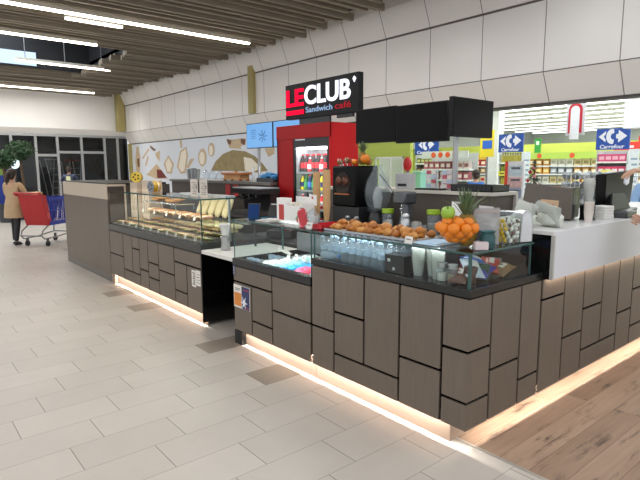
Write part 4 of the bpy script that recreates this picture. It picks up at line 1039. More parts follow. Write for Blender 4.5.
for i,(x,y,h,r) in enumerate(((1.52,2.02,.19,.032),(1.56,1.88,.17,.04),(1.5,1.78,.22,.05))):
    t = thing('steel_shaker', ['slim plastic bottle in front of the drink mixer','clear glass pitcher before the drink mixer column','steel shaker with a bright round lid by the drink mixer'][i], ['bottle','pitcher','shaker'][i], (x,y,ZW))
    B().lathe((x,y,ZW),[(r*.9,0),(r,.01),(r,h*.7),(r*.7,h*.8)],16).build('shaker_body', [FROST,CLEAR,STEEL][i], t); B().ball((x,y,ZW+h*.9),r*.75,r*.75,h*.14).build('lid', [GREY,CLEAR,M('#d9dadb',.25,.5)][i], t)
t = thing('juice_glass', 'glass of orange juice on the work table behind the oranges', 'glass', (1.55,1.60,ZW))
B().lathe((1.55,1.60,ZW),[(.035,0),(.042,.12),(.039,.12),(.032,.006)],16).build('glass_body', CLEAR, t); B().lathe((1.55,1.60,ZW),[(.031,.008),(.037,.085),(.001,.087)],14).build('juice', M('#e2a82c',.3), t)
t = thing('white_carton', 'pale carton beside the glass of orange juice', 'carton', (1.56,1.7,ZW)); B().box(1.53,1.6,1.66,1.74,ZW,ZW+.14).build('carton_body', M('#b9b6b0',.5), t, bevel=.003); B().box(1.54,1.59,1.67,1.73,ZW+.14,ZW+.15).build('cap', M('#8f8c88',.5), t)
for i in range(2):
    t = thing('dark_canister', 'small dark canister between juicer and mixer, %s from the juicer' % ORD[i+1], 'canister', (1.5,2.62-.14*i,ZW), 0, 'dark canisters'); B().lathe((1.5,2.62-.14*i,ZW),[(.05,0),(.055,.1),(.05,.12)],16).build('canister_body', M('#3c3d3f',.3,.5), t); B().ball((1.5,2.62-.14*i,ZW+.13),.03,.03,.02).build('lid', STEEL, t)
# bar top goods
ZQ = 1.4005
t = thing('black_crate', 'black plastic crate on the bar beneath the turned screen', 'crate', (2.15,1.28,ZQ))
b = B().box(2.0,2.3,1.15,1.62,ZQ,ZQ+.01)
for x in (2.0,2.292): b.box(x,x+.008,1.15,1.62,ZQ,ZQ+.065)
for y in (1.15,1.612): b.box(2.0,2.3,y,y+.008,ZQ,ZQ+.065)
b.build('crate_body', M('#17181a',.4), t)
b = B()
for i in range(9): b.box(1.996,2.0,1.17+.05*i,1.185+.05*i,ZQ+.012,ZQ+.055)
b.build('rib', M('#202124',.4), t); B().box(1.994,2.306,1.146,1.155,ZQ+.055,ZQ+.07).box(1.994,2.306,1.615,1.624,ZQ+.055,ZQ+.07).box(1.992,2.0,1.146,1.624,ZQ+.055,ZQ+.07).build('rim', M('#1b1c1e',.4), t)
for i,(y,n) in enumerate(((2.01,4),(1.80,4))):
    t = thing('card_rack', 'white card rack with coloured cards on the bar, %s from the steel pole' % ['second','first'][i], 'card rack', (2.2,y,ZQ), 0, 'card racks on the bar')
    B().box(2.12,2.28,y-.09,y+.09,ZQ,ZQ+.012).build('base', DARK, t); B().box(2.18,2.19,y-.08,y-.065,ZQ,ZQ+.22).box(2.18,2.19,y+.065,y+.08,ZQ,ZQ+.22).build('upright', M('#c9d4d8',.3), t)
    for j in range(4):
        for k in range(2): B().box(2.165,2.178,y-.06+.065*k,y-.005+.065*k,ZQ+.02+.048*j,ZQ+.06+.048*j).build('card', M(['#d9cfd4','#c05a6a','#b9c6da','#e4dfd8'][(j+k*2+i)%4],.5), t)
# low black tray
t = thing('flat_black_tray', 'flat black tray on the bar before the card racks', 'tray', (2.06,1.9,ZQ)); B().box(2.0,2.1,1.75,2.1,ZQ,ZQ+.014).build('tray_body', BLACK, t, bevel=.003); B().box(2.01,2.09,1.76,2.09,ZQ+.014,ZQ+.018).build('rim', DARK, t)
# ------------------------------------------------------------------ goods on the white desk
ZD = 1.2365
t = thing('desk_appliance', 'large brown-grey box-shaped appliance with dark vented side on the white desk', 'appliance', (1.53,.17,ZD), .22, None, True)
B().prism([(-.02,0,.012),(-.02,.38,.012),(-.02,.34,.285),(-.02,0,.245)],(.02,0,0)).build('front_face', M('#5d544c',.4,0,.06), t, bevel=.006); B().box(.0,.26,.005,.34,.012,.235).build('body', M('#3a3a3d',.4), t, bevel=.006)
B().box(.0,.262,.0,.345,.235,.247).build('top_rim', M('#2b2a2a',.4), t); B().box(.05,.24,.03,.32,0,.013).build('foot', BLACK, t)
for i in range(2): B().box(.06+.07*i,.10+.07*i,.0035,.005,.12,.19).build('vent', M('#6c6c72',.4), t)
def bag(c, s, lab, lean):
    t = thing('plastic_bag_pack', lab, 'bags', c, 0, 'clear bag packs'); b = B()
    for i in range(5): b.obox((c[0]+.012*i, c[1]+.004*i, c[2]+s[2]*.5), (.003,s[1],s[2]), -.5+.05*i, .06*i, lean+.05*i)
    b.build('bags', FROST, t)
    bb = B(); bb.ball((c[0]+.03,c[1],c[2]+s[2]*.32),.05,s[1]*.48,s[2]*.33,12,8,.15); bb.build('folded_bags', M('#d3d6cb',.4,0,.1,12), t, ang=80)
bag((.90,.22,ZD),(.1,.19,.17),'clear plastic bags leaning on the appliance at the desk end',.25)
bag((1.02,.10,ZD),(.1,.2,.16),'second pack of clear plastic bags, nearer the desk front board',-.45)
t = thing('bag_label', 'small tan printed label card behind the plastic bags', 'card', (1.16,.14,ZD)); B().obox((1.17,.17,ZD+.125),(.003,.17,.10),-.36,0,.1).build('card', M('#c9a888',.6,0,.15,20), t); B().obox((1.166,.17,ZD+.13),(.002,.10,.03),-.36,0,.1).build('print', M('#a87a56',.6), t)
B().obox((1.18,.17,ZD+.04),(.01,.03,.08),-.36).build('stand', BLACK, t)
def cups(x,y,z,n,m,lab,grp,r=.04,dz=.02,h=.1):
    t = thing('cup_stack', lab, 'cups', (x,y,z), 0, grp)
    for i in range(n): B().lathe((x,y,z+dz*i),[(r*.72,0),(r,h),(r*1.05,h+.002),(r*.95,h-.003),(r*.68,.004)],14).build('cup', m, t)
cups(1.72,.14,ZD+.118,6,FROST,'tall stack of clear cups in the black holder on the desk','cup stacks on the desk')
cups(1.56,.06,ZD,4,M('#ddd4cc',.6,0,.1,30),'short stack of pale paper cups before the black holder','cup stacks on the desk',.035,.022,.08)
t = thing('cup_holder', 'black cup holder under the clear cups on the desk', 'cup holder', (1.72,.14,ZD)); B().lathe((1.72,.14,ZD),[(.052,0),(.055,.11),(.05,.115),(.045,.11),(.045,.01)],18).build('holder_body', BLACK, t); B().lathe((1.72,.14,ZD),[(.058,0),(.058,.012)],18).build('base', DARK, t)
t = thing('napkin_stack', 'stack of white napkins on the desk beside the cups', 'napkins', (1.90,.10,ZD), 0)
for i in range(5): B().obox((1.90+random.uniform(-.003,.003),.10,ZD+.010+.0205*i),(.12,.11,.0195),-.2+.03*(i%3)).build('napkin_bundle', WHITE, t, bevel=.004)
# till monitor seen from behind, tilted
t = thing('till_monitor', 'black till monitor seen from behind on the white desk', 'monitor', (2.62,.20,ZD), .1, None, True); t.scale = (1.35,1,1.08)
B().prism([(-.30,.06,.32),(.10,-.02,.345),(.26,.05,.06),(-.18,.10,.05)], (.015,.09,-.005)).build('casing', M('#0e0f11',.4,0,.1,14,0,.2), t, bevel=.01)
B().prism([(-.02,.028,.31),(.09,.008,.32),(.21,.052,.09),(.10,.066,.09)], (0,-.006,0)).build('silver_wedge', M('#63666c',.35,.3), t)
B().prism([(-.13,-.02,.30),(-.075,-.03,.302),(-.075,-.028,.245),(-.10,-.02,.227),(-.13,-.015,.245)], (0,-.012,0)).build('badge', M('#dfe3ea',.3), t)
B().prism([(-.22,.03,.02),(.14,.0,.02),(.06,.06,.22),(-.1,.08,.22)], (0,.07,0)).build('neck', M('#0c0d0f',.4,0,.1,14,0,.2), t, bevel=.01)
B().box(-.26,.24,-.02,.26,0,.028).build('base', M('#17181a',.35), t, bevel=.008)
t = thing('receipt_printer', 'low grey-black receipt printer in front of the till monitor', 'printer', (2.15,.04,ZD), .1, None, True)
B().box(-.12,.16,-.06,.04,0,.05).build('casing', M('#3d3e42',.4), t, bevel=.01); B().obox((.03,-.02,.053),(.2,.05,.006),0,.12).build('lid', M('#6c6e73',.35), t)
# ------------------------------------------------------------------ people
def skin(name, pts, edges, rad, m, parent, sub=2, root=0):
    me = bpy.data.meshes.new(name); me.from_pydata([tuple(p) for p in pts], edges, []); me.materials.append(m)
    o = bpy.data.objects.new(name, me); COL.objects.link(o)
    if parent: o.parent = parent; OFF[o.name] = (0,0,0)
    md = o.modifiers.new('skin','SKIN'); md.use_smooth_shade = True; md.branch_smoothing = .4
    for i, r in enumerate(rad):
        sv = me.skin_vertices[0].data[i]; sv.radius = r if isinstance(r, tuple) else (r,r); sv.use_root = (i == root)
    o.modifiers.new('sub','SUBSURF').levels = sub; o.modifiers['sub'].render_levels = sub
    dg = bpy.context.evaluated_depsgraph_get(); dg.update()
    me2 = bpy.data.meshes.new_from_object(o.evaluated_get(dg))
    o.modifiers.clear(); o.data = me2
    for p in me2.polygons: p.use_smooth = True
    if len(me2.materials) == 0: me2.materials.append(m)
    return o
SKINM = M('#c79a80',.5,0,.06,20); HAIR = M('#2b1d17',.5,0,.3,60)
def chain(P, seq): return [(seq[i],seq[i+1]) for i in range(len(seq)-1)]
# local frame of a person: +Y is forward, +X is the right-hand side, origin on the floor between the feet
def person(label, loc, rz, J, coat, legs, hairm, coat_len=.0, group=None, tail=False, shoe=None, h=1.0, lapel=None):
    t = thing('person', label, 'person', loc, rz, group, True); t.scale = (h,h,h)
    D = dict(pelvis=(0,0,.94), waist=(0,0,1.06), chest=(0,.01,1.25), neck=(0,0,1.43), head0=(0,.02,1.50), head1=(0,.03,1.60), head2=(0,.02,1.68),
        shL=(-.17,0,1.38), elL=(-.22,.0,1.12), wrL=(-.22,.12,.92), shR=(.17,0,1.38), elR=(.22,.0,1.12), wrR=(.22,.12,.92),
        hipL=(-.09,0,.90), knL=(-.10,.02,.50), anL=(-.10,-.02,.09), hipR=(.09,0,.90), knR=(.10,.02,.50), anR=(.10,-.02,.09))
    D.update({k:v for k,v in J.items() if not k.startswith('hand')}); V = {k: Vector(v) for k, v in D.items()}
    names = list(V); idx = {n:i for i,n in enumerate(names)}
    E_ = [('pelvis','waist'),('waist','chest'),('chest','neck'),('neck','head0'),('head0','head1'),('head1','head2'),('chest','shL'),('shL','elL'),('elL','wrL'),('chest','shR'),('shR','elR'),('elR','wrR'),
          ('pelvis','hipL'),('hipL','knL'),('knL','anL'),('pelvis','hipR'),('hipR','knR'),('knR','anR')]
    rad = dict(pelvis=(.13,.10), waist=(.115,.09), chest=(.14,.10), neck=.05, head0=(.058,.065), head1=(.074,.09), head2=(.055,.068), shL=.055, shR=.055, elL=.04, elR=.04, wrL=.026, wrR=.026, hipL=.085, hipR=.085, knL=.055, knR=.055, anL=.038, anR=.038)
    skin('body', [V[n] for n in names], [(idx[a],idx[b]) for a,b in E_], [rad[n] for n in names], SKINM, t)
    # face
    hd = V['head1']
    B().ball(hd+Vector((0,.092,-.005)),.013,.02,.02,8,6).build('nose', SKINM, t)
    for s in (-1,1):
        B().ball(hd+Vector((s*.03,.082,.02)),.011,.006,.007,8,6).build('eye', M('#2a1f1a',.3), t)
        B().ball(hd+Vector((s*.076,.0,.0)),.01,.02,.03,8,6).build('ear', SKINM, t)
    B().ball(hd+Vector((0,.084,-.05)),.024,.006,.006,8,6).build('mouth', M('#9a5a50',.5), t)
    # hands
    for s, w, e in ((-1,'wrL','elL'),(1,'wrR','elR')):
        d = (V[w]-V[e]).normalized(); side = d.cross(Vector((0,0,1))).normalized() if abs(d.z) < .95 else Vector((1,0,0))
        hp = J.get('hand'+('L' if s < 0 else 'R'))
        if hp: d = Vector(hp[0]).normalized(); side = Vector(hp[1]).normalized(); curl = Vector(hp[2])
        else: curl = d.cross(side)*-.4
        wv = V[w]; p = [wv-d*.02, wv+d*.04, wv+d*.085]; ed = [(0,1),(1,2)]; rd = [(.024,.019),(.034,.016),(.036,.014)]
        skin('palm', p, ed, rd, SKINM, t, 1)
        for k, L in enumerate((.07,.08,.075,.06)):
            b0 = wv+d*.075+side*(.027-.018*k)
            skin('finger', [b0, b0+d*L*.45+curl*.012, b0+d*L*.8+curl*.04, b0+d*L*.95+curl*.065], [(0,1),(1,2),(2,3)], [.0095,.009,.008,.006], SKINM, t, 1)
        b0 = wv+d*.02+side*.028
        skin('thumb', [b0, b0+side*.028+d*.028, b0+side*.034+d*.06+curl*.02], [(0,1),(1,2)], [.012,.010,.007], SKINM, t, 1)
    # clothing
    cn = ['chest','waist','pelvis','hem','neckb','shL','elL','wrL2','shR','elR','wrR2']
    cv = dict(V); cv['hem'] = Vector((0,.0,.94-min(coat_len,.12))); cv['neckb'] = V['chest'].lerp(V['neck'],.75); cv['wrL2'] = V['elL'].lerp(V['wrL'],.9); cv['wrR2'] = V['elR'].lerp(V['wrR'],.9)
    ce = [('chest','waist'),('waist','pelvis'),('pelvis','hem'),('chest','neckb'),('chest','shL'),('shL','elL'),('elL','wrL2'),('chest','shR'),('shR','elR'),('elR','wrR2')]
    cr = dict(chest=(.18,.135), waist=(.165,.13), pelvis=(.215,.18), hem=(.235,.20), neckb=(.075,.075), shL=.075, shR=.075, elL=.056, elR=.056, wrL2=.042, wrR2=.042)
    ci = {n:i for i,n in enumerate(cn)}
    o = skin('jacket', [cv[n] for n in cn], [(ci[a],ci[b]) for a,b in ce], [cr[n] for n in cn], coat, t)
    if coat_len > .2:
        b = B(); b.loft([[(rx*math.cos(2*PI*i/16), ry*math.sin(2*PI*i/16), z) for i in range(16)] for rx,ry,z in ((.10,.09,.935-coat_len+.02),(.225,.195,.93-coat_len),(.22,.185,.78),(.205,.165,.90),(.18,.14,1.02),(.12,.09,1.08))])
        b.build('coat_skirt', coat, t, ang=80)
    lnm = ['pelvis','hipL','knL','anL','hipR','knR','anR']; li = {n:i for i,n in enumerate(lnm)}
    skin('trousers', [V[n] for n in lnm], [(0,1),(1,2),(2,3),(0,4),(4,5),(5,6)], [(.11,.10),.085,.066,.05,.085,.066,.05], legs, t)
    for an in ('anL','anR'):
        a_ = V[an]; skin('shoe', [a_+Vector((0,-.06,-.045)), a_+Vector((0,.06,-.05)), a_+Vector((0,.17,-.06))], [(0,1),(1,2)], [(.042,.042),(.045,.038),(.038,.028)], shoe or M('#232226',.4), t, 1)
    b = B(); b.ball(hd+Vector((0,-.03,.02)),.097,.098,.105,14,10); 
    b.ball(hd+Vector((0,-.055,-.05)),.078,.062,.085,12,8)
    b.build('hair', hairm, t, ang=80)
    if tail:
        skin('ponytail', [hd+Vector((0,-.10,.06)), hd+Vector((-.01,-.15,-.02)), hd+Vector((-.03,-.16,-.14)), hd+Vector((-.05,-.13,-.24))], [(0,1),(1,2),(2,3)], [.03,.04,.034,.012], hairm, t, 1)
    return t
NAVY = M('#2c3652',.6,0,.1,10)
# woman with the trolley (walks away from the camera, towards the far glazing and a little right)
cd = Vector((.75,.66,0)).normalized(); crz = math.atan2(cd.y, cd.x)
w = person('person in a long beige coat with a dark ponytail pushing the red and blue trolley', (-.32,11.15,0), crz-PI/2,
   dict(elL=(-.25,.10,1.14), wrL=(-.20,.32,1.06), elR=(.25,.10,1.14), wrR=(.20,.32,1.06), knL=(-.09,.08,.50), anL=(-.09,.06,.09), knR=(.10,-.06,.50), anR=(.10,-.14,.10)),
   M('#b79c7a',.7,0,.1,8), M('#17171b',.6), HAIR, .30, tail=True, h=.955)
# worker in navy with a pale square on the back, in front of a step ladder
p2 = person('person in a navy jacket with pale square on the back, by the step ladder', (3.16,20.3,0), -.5, dict(elL=(-.30,.06,1.16), wrL=(-.2,.26,1.02), elR=(.30,.06,1.16), wrR=(.2,.26,1.02)), NAVY, M('#2a2c33',.6), HAIR, .08)
B().box(-.075,.075,-.150,-.143,1.17,1.33).build('back_patch', M('#cfd3a2',.6,0,.1,20), p2)
# cashier behind the till, hand on the monitor
ca = person('person in a light blue shirt standing behind the till monitor', (5.6,.98,0), 2.4,
   dict(elR=(.26,.05,1.14), wrR=(.22,.25,1.0)), M('#8fb4dc',.6,0,.06,10), M('#22242c',.6), HAIR, .06)
# shopper in the store
sp = person('person in a blue top standing between the store shelves beyond the bar', (8.0,5.36,0), -.6, {}, M('#2f62ae',.6,0,.1,10), M('#2b2c33',.6), HAIR, .06, h=.92)
# customer at the desk, holding a dark phone
cu = person('person at the desk front with a dark phone, one hand on the monitor', (1.80,-.5,0), -.5,
   dict(shL=(-.15,.10,1.42), chest=(0,.06,1.27), shR=(.17,.04,1.40), elL=(-.28,-.04,1.03), wrL=(-.20,.11,1.21), elR=(.19,.31,1.42), wrR=(.13,.56,1.61), handR=((-.95,.25,-.05),(.2,.9,.2),(-.1,.1,-.9)), handL=((-.5,.4,.5),(.3,-.3,.8),(.5,.4,-.3))), M('#252c3c',.7,0,.1,10), M('#2a2f40',.6), HAIR, .06)
t = thing('phone', 'dark phone held in front of the white desk front', 'phone', (1.655,-.315,1.265), 0, None, True)
B().obox((0,0,0),(.07,.012,.14),-.9,.5).build('casing', BLACK, t, bevel=.003); B().obox((-.004,-.006,.003),(.06,.002,.12),-.9,.5).build('display', BLACKGLOSS, t)
# ------------------------------------------------------------------ trolley
random.seed(5)
tc = thing('shopping_trolley', 'red and blue plastic shopping trolley pushed by the person in beige', 'shopping trolley', (-.02,11.42-.72,0), crz, None, True)
BLU = M('#2a3a9c',.4,0,.08,6); RDP = M('#b3262c',.4,0,.08,6); GRYT = M('#8b8d90',.35,.6)
W_ = .27
b = B()
for s in (-1,1):
    for i in range(16):
        x = .16+.048*i; zt = 1.0-.05*(i/16); zb = .50+.03*(i/16)
        b.obox((x,s*(W_-.01),(zt+zb)/2),(.016,.012,zt-zb),0,0,.06)
    b.box(.08,.98,s*W_-.012,s*W_+.012,.96,1.02).box(.08,.96,s*W_-.012,s*W_+.012,.44,.52).box(.1,.95,s*W_-.010,s*W_+.010,.74,.765).box(.86,.98,s*W_-.013,s*W_+.013,.5,1.0)
for i in range(11): b.box(.955,.97,-W_+.05*i,-W_+.05*i+.016,.5,1.0)
b.box(.94,.98,-W_,W_,.95,1.02).box(.1,.96,-W_,W_,.44,.46)
b.build('basket', BLU, tc)
B().prism([(-.14,-W_,1.10),(.03,-W_,1.08),(.16,-W_,.46),(.05,-W_,.44)], (0,2*W_,0)).build('seat_panel', RDP, tc, bevel=.01)
B().box(.02,.10,-W_-.003,W_+.003,.58,.72).build('seat_print', M('#c85a5c',.5), tc)
B().cyl((-.20,-W_-.03,1.13),(-.20,W_+.03,1.13),.022).box(-.2,-.1,-W_-.02,-W_+.01,1.08,1.12).box(-.2,-.1,W_-.01,W_+.02,1.08,1.12).build('handle', RDP, tc)
b = B()
for s in (-1,1):
    y = s*.24
    b.tube([(.07,y,.44),(-.12,y,.34),(-.16,y,.24),(-.08,y,.17),(.3,y,.17),(.9,y,.22),(.92,y,.44)],.014,8)
b.tube([(-.16,-.24,.24),(-.16,.24,.24)],.014).tube([(.9,-.24,.22),(.9,.24,.22)],.014); b.build('frame', GRYT, tc)
for x,y in ((.02,-.24),(.02,.24),(.88,-.2),(.88,.2)):
    f = B().box(x-.02,x+.02,y-.02,y+.02,.09,.18).build('caster', M('#55575a',.4), tc)
    B().cyl((x,y-.016,.062),(x,y+.016,.062),.06,n=16).build('wheel', BLACK, f)
# step ladders behind the far glazing
def ladder(loc, rz, h, lab, redtop):
    t = thing('step_ladder', lab, 'ladder', loc, rz, 'step ladders', True); m = M('#dcdad4',.5)
    for s in (-1,1):
        B().obox((s*.26,-.28*0+.0,h/2),(.05,.03,h),0,.12).build('rail', m, t); B().obox((s*.26,.34,h/2),(.04,.025,h),0,-.16).build('rear_rail', m, t)
    for i in range(6): B().box(-.25,.25,-.02+.04*i-.14,.05+.04*i-.14,.28*(i+.8),.28*(i+.8)+.025).build('tread', m, t)
    B().box(-.27,.27,.02,.3,h-.01,h+.05).build('top_cap', M('#b5463c',.5) if redtop else m, t)
ladder((3.35,23.2,0), .9, 2.0, 'pale step ladder inside the dark shop, left of the navy-jacketed person'.replace('left of','before the door, apart from'), False)
ladder((4.05,22.9,0), .3, 1.95, 'step ladder with red top cap behind the person in navy', True)
t = thing('cardboard_box', 'brown cardboard box on the floor beyond the trolley', 'box', (1.9,20.6,0)); B().box(1.5,2.2,20.4,20.9,0,.75).build('carton', M('#a58a62',.7,0,.1,6), t, bevel=.01); B().box(1.5,2.2,20.62,20.68,.75,.753).build('tape', M('#c9b48c',.4), t)
# potted trees
def tree(x, y, z0, r, lab):
    t = thing('potted_tree', lab, 'tree', (x,y,0), 0, 'potted trees by the far glazing')
    B().lathe((x,y,0),[(.22,0),(.3,.5),(.33,.55),(.29,.55),(.27,.5),(.001,.48)],18).build('pot', M('#3c3e44',.5), t)
    B().tube([(x,y,.45),(x+.03,y,1.1),(x-.02,y,z0)],.04,8).build('trunk', M('#5b4632',.8), t)
    b = B()
    for i in range(520):
        v = Vector((random.gauss(0,1),random.gauss(0,1),random.gauss(0,1))).normalized()*r*random.uniform(.45,1.05); v.z *= .75
        p = Vector((x,y,z0+.1))+v; u1 = Vector((random.uniform(-1,1),random.uniform(-1,1),random.uniform(-1,1))).normalized(); u2 = u1.orthogonal().normalized()
        L = .075; b.add([p-u1*L,p+u2*L*.4,p+u1*L,p-u2*L*.4],[(0,1,2,3)])
    b.build('foliage', M('#2c4a26',.6,0,.45,3), t)
tree(.45,16.9,1.82,.38,'potted tree beside the white glowing light, closest to the picture side'.replace(', closest to the picture side',' with lower crown'))
tree(1.05,17.6,2.12,.42,'taller potted tree with bushy round crown behind the person in beige')
t = thing('blue_display', 'dark blue upright display board beside the potted trees', 'display board', (.3,18,0)); B().box(-.4,.62,18.2,18.26,.35,1.62).build('board', M('#22388c',.5,0,.1,4), t); B().box(-.4,.62,18.19,18.2,1.42,1.62).build('header', M('#7f9a4a',.5,0,.2,6), t)
B().box(-.3,-.24,18.1,18.4,0,.4).box(.5,.56,18.1,18.4,0,.4).build('foot', DARK, t)
t = thing('globe_lamp', 'glowing white globe lamp behind the potted trees', 'lamp', (1.10,18.9,0)); B().ball((1.10,18.9,1.83),.15,.15,.2,16,12).build('globe', emit('globe_glow','#dff2f8',1.6), t); B().cyl((1.10,18.9,0),(1.10,18.9,1.66),.03).cyl((1.10,18.9,0),(1.10,18.9,.03),.18).build('stand', DARK, t)

# ------------------------------------------------------------------ store beyond the opening
SX1 = 26.0
struct(B().box(6.42,SX1,-6,14,3.7,3.8).build('ceiling_store', M('#eef2ee',.6)))
struct(B().box(SX1,SX1+.1,-6,14,0,3.7).build('wall_store_back', M('#d5d8d6',.6)))
LIME = M('#b4c655',.5,0,.06,2)
struct(B().box(15.6,15.7,-6,14,0,2.42).build('trim_4', M('#cdd65e',.5,0,.1,1)))
struct(B().box(6.42,SX1,13.9,14,0,3.7).build('wall_store_side', M('#cfd2d0',.6)))
b = B().box(6.95,7.05,6.42,6.62,0,2.75).box(6.95,7.05,7.50,9.2,0,2.75).box(6.95,7.05,6.62,7.5,1.86,2.75)
struct(b.build('wall_lime', LIME))
struct(B().box(6.93,6.95,6.60,6.64,0,1.88).box(6.93,6.95,7.48,7.52,0,1.88).box(6.93,6.95,6.6,7.52,1.84,1.88).box(6.94,6.96,7.0,7.03,0,1.84).build('door_1', M('#e4e6e4',.4)))
TUBE2 = emit('store_tube_glow','#f2fbf4',5.0)
for i, x in enumerate((7.3,8.6,9.9,11.2,12.5,13.8,15.1,16.8,18.5,20.2,21.9,23.6)):
    t = thing('store_lamp', 'long white lamp strip on the store ceiling, %s from the entrance' % ORD[i+1], 'ceiling light', (x,4,3.3), 0, 'store lamp strips')
    B().box(x-.10,x+.10,-5,12.5,3.33,3.38).build('housing', WHITE, t)
    for yk in (-3,1,5,9): B().box(x-.01,x+.01,yk-.01,yk+.01,3.38,3.7).build('hanger', GREY, t); B().box(x-.05,x+.05,-5,12.5,3.30,3.33).build('diffuser', TUBE2, t)
    for k in (range(3) if True else ()):
        strip('store_light', x, -1+4.5*k, 3.28, .2, 4, 21, (.94,.98,1))
for x in (8.5,12,16,21): strip('store_ceiling_fill', x, 4, 3.36, 2.5, 16, 40, (.95,1,.96), rot=(PI,0,0))  # hidden area lights added to brighten the store ceiling from below
# beams
for i, x in enumerate((7.9,9.2,10.5,11.8,13.1,14.4)): struct(B().box(x-.05,x+.05,-6,13.9,3.42,3.7).build('trim_%d' % (5+i), M('#dfe5e0',.6)))
struct(B().box(11.0,11.3,6.7,7.05,0,3.7).build('trim_24', M('#e2e4e2',.5)))
struct(B().box(9.3,9.6,2.45,2.8,2.4,3.7).build('trim_25', M('#dfe2e2',.5)))

# product kinds
def jar(h='#b9b04a', cap='#5c6b2a'):
    t = thing('jar', 'x', 'jar', (0,0,0), 0, None, True)
    B().lathe((0,0,0),[(.036,0),(.038,.01),(.038,.15),(.02,.19),(.018,.22)],8).build('jar_body', M(h,.3,0,.12,30), t); B().lathe((0,0,0),[(.021,.215),(.021,.245)],8).build('cap', M(cap,.4), t)
    return t
def packet(h, h2, w=.16, d=.1, z=.2, nm='packet'):
    t = thing(nm, 'x', nm, (0,0,0), 0, None, True)
    B().box(-d/2,d/2,-w/2,w/2,0,z).build('carton', M(h,.45,0,.12,12), t); B().box(-d/2-.003,-d/2,-w*.36,w*.36,z*.25,z*.7).build('front_print', M(h2,.45,0,.15,25), t)
    return t
def endcap(y0, y1, label, kinds_, names, nper, zs, side_board=True, sign=True, signlab='', pinkband=None, x=10.0, pos_word=''):
    t = thing('shelf_unit', label, 'shelving', (x+.3,(y0+y1)/2,0), 0, 'end shelves under the blue signs')
    B().box(x+.35,x+.4,y0,y1,0,1.98).build('back_panel', M('#cfd2cf',.5), t)
    for s in (y0,y1-.02): B().box(x,x+.4,s,s+.02,0,1.98).build('side_panel', M('#c3c6c3',.5), t)
    for z in zs: 
        sh_ = B().box(x-.02,x+.35,y0,y1,z-.035,z).build('shelf', M('#e3e5e2',.5), t)
        B().box(x-.024,x-.02,y0,y1,z-.034,z-.004).build('price_strip', M('#f0efe6',.5), sh_)
    if sign:
        sg = thing('store_sign', signlab, 'sign', (x,(y0+y1)/2,2.0), 0, 'blue store signs')
        B().box(x-.02,x+.02,y0-.02,y1+.02,2.0,2.46).build('board', M('#20489c',.4,0,.05,2), sg)
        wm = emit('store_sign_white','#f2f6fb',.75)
        U2,V2 = (0,-1,0),(0,0,1); wd = y1-y0
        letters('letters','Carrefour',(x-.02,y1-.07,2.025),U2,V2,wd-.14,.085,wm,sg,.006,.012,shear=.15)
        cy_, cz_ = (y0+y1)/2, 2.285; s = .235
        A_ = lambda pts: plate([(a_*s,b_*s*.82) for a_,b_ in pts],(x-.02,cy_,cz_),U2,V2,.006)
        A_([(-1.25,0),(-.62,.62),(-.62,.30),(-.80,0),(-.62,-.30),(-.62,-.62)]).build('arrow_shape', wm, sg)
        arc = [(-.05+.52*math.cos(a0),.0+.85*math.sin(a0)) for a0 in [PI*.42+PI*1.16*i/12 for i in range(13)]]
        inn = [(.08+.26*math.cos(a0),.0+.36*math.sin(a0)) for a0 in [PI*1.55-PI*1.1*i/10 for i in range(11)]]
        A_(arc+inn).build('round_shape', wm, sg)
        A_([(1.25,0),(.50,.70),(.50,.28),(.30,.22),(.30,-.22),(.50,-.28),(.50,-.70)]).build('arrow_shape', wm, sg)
    if side_board:
        pb = thing('price_board', 'tall narrow white price board beside the %s' % pos_word, 'price board', (x-.03,y0-.12,1.0), 0, 'price boards')
        B().box(x-.04,x-.03,y0-.24,y0-.04,.9,2.0).build('board', M('#dfe6ea',.5), pb)
        bb = B()
        for i in range(7): bb.box(x-.042,x-.04,y0-.21,y0-.08-.02*(i%2),1.05+.12*i,1.09+.12*i)
        bb.build('print_line', M('#8fa3b5',.5), pb); B().box(x-.04,x-.02,y0-.2,y0-.08,0,.9).build('post', GREY, pb)
    for zi, z in enumerate(zs):
        step = (y1-y0-.08)/nper
        for i in range(nper):
            src = kinds_[(zi+i*0) % len(kinds_)]
            put(src, USED, (x+.06, y1-.04-step*(i+.5), z+.002), 0, '%s, %s from the lime wall, %s level of the %s' % (names[zi%len(names)], ORD[i+1], ORD[len(zs)-zi], pos_word), '%s on the %s' % (names[zi%len(names)], pos_word))
    return t
zs = (.62,.90,1.18,1.46,1.74)
pk = [packet('#d9557f','#f0b9c8',.15,.1,.16), packet('#cf3c66','#efe3e6',.15,.1,.17)]
endcap(2.93,3.58,'end shelf of pink packets under a blue sign closest to the till',pk,['pink packet','crimson packet'],4,zs,True,True,'blue store sign with white logo above the pink packets',pos_word='pink end shelf')
jr = [jar('#b3a944','#6b7430'), jar('#8b9a3a','#4b5a26')]
endcap(5.38,6.02,'end shelf of olive-yellow jars under a blue sign',jr,['olive-yellow jar','dark olive jar'],8,zs,True,True,'blue store sign with white logo above the olive-yellow jars',pos_word='jar end shelf')
gp = [packet('#7a7f3c','#c9c48a',.14,.1,.15), packet('#4d3f3a','#b09a52',.14,.1,.15)]
endcap(8.0,8.82,'end shelf partly hidden behind black screens under a blue sign',gp,['olive packet','dark brown packet'],5,zs,True,True,'blue store sign partly behind the black screens',pos_word='end shelf behind screens')
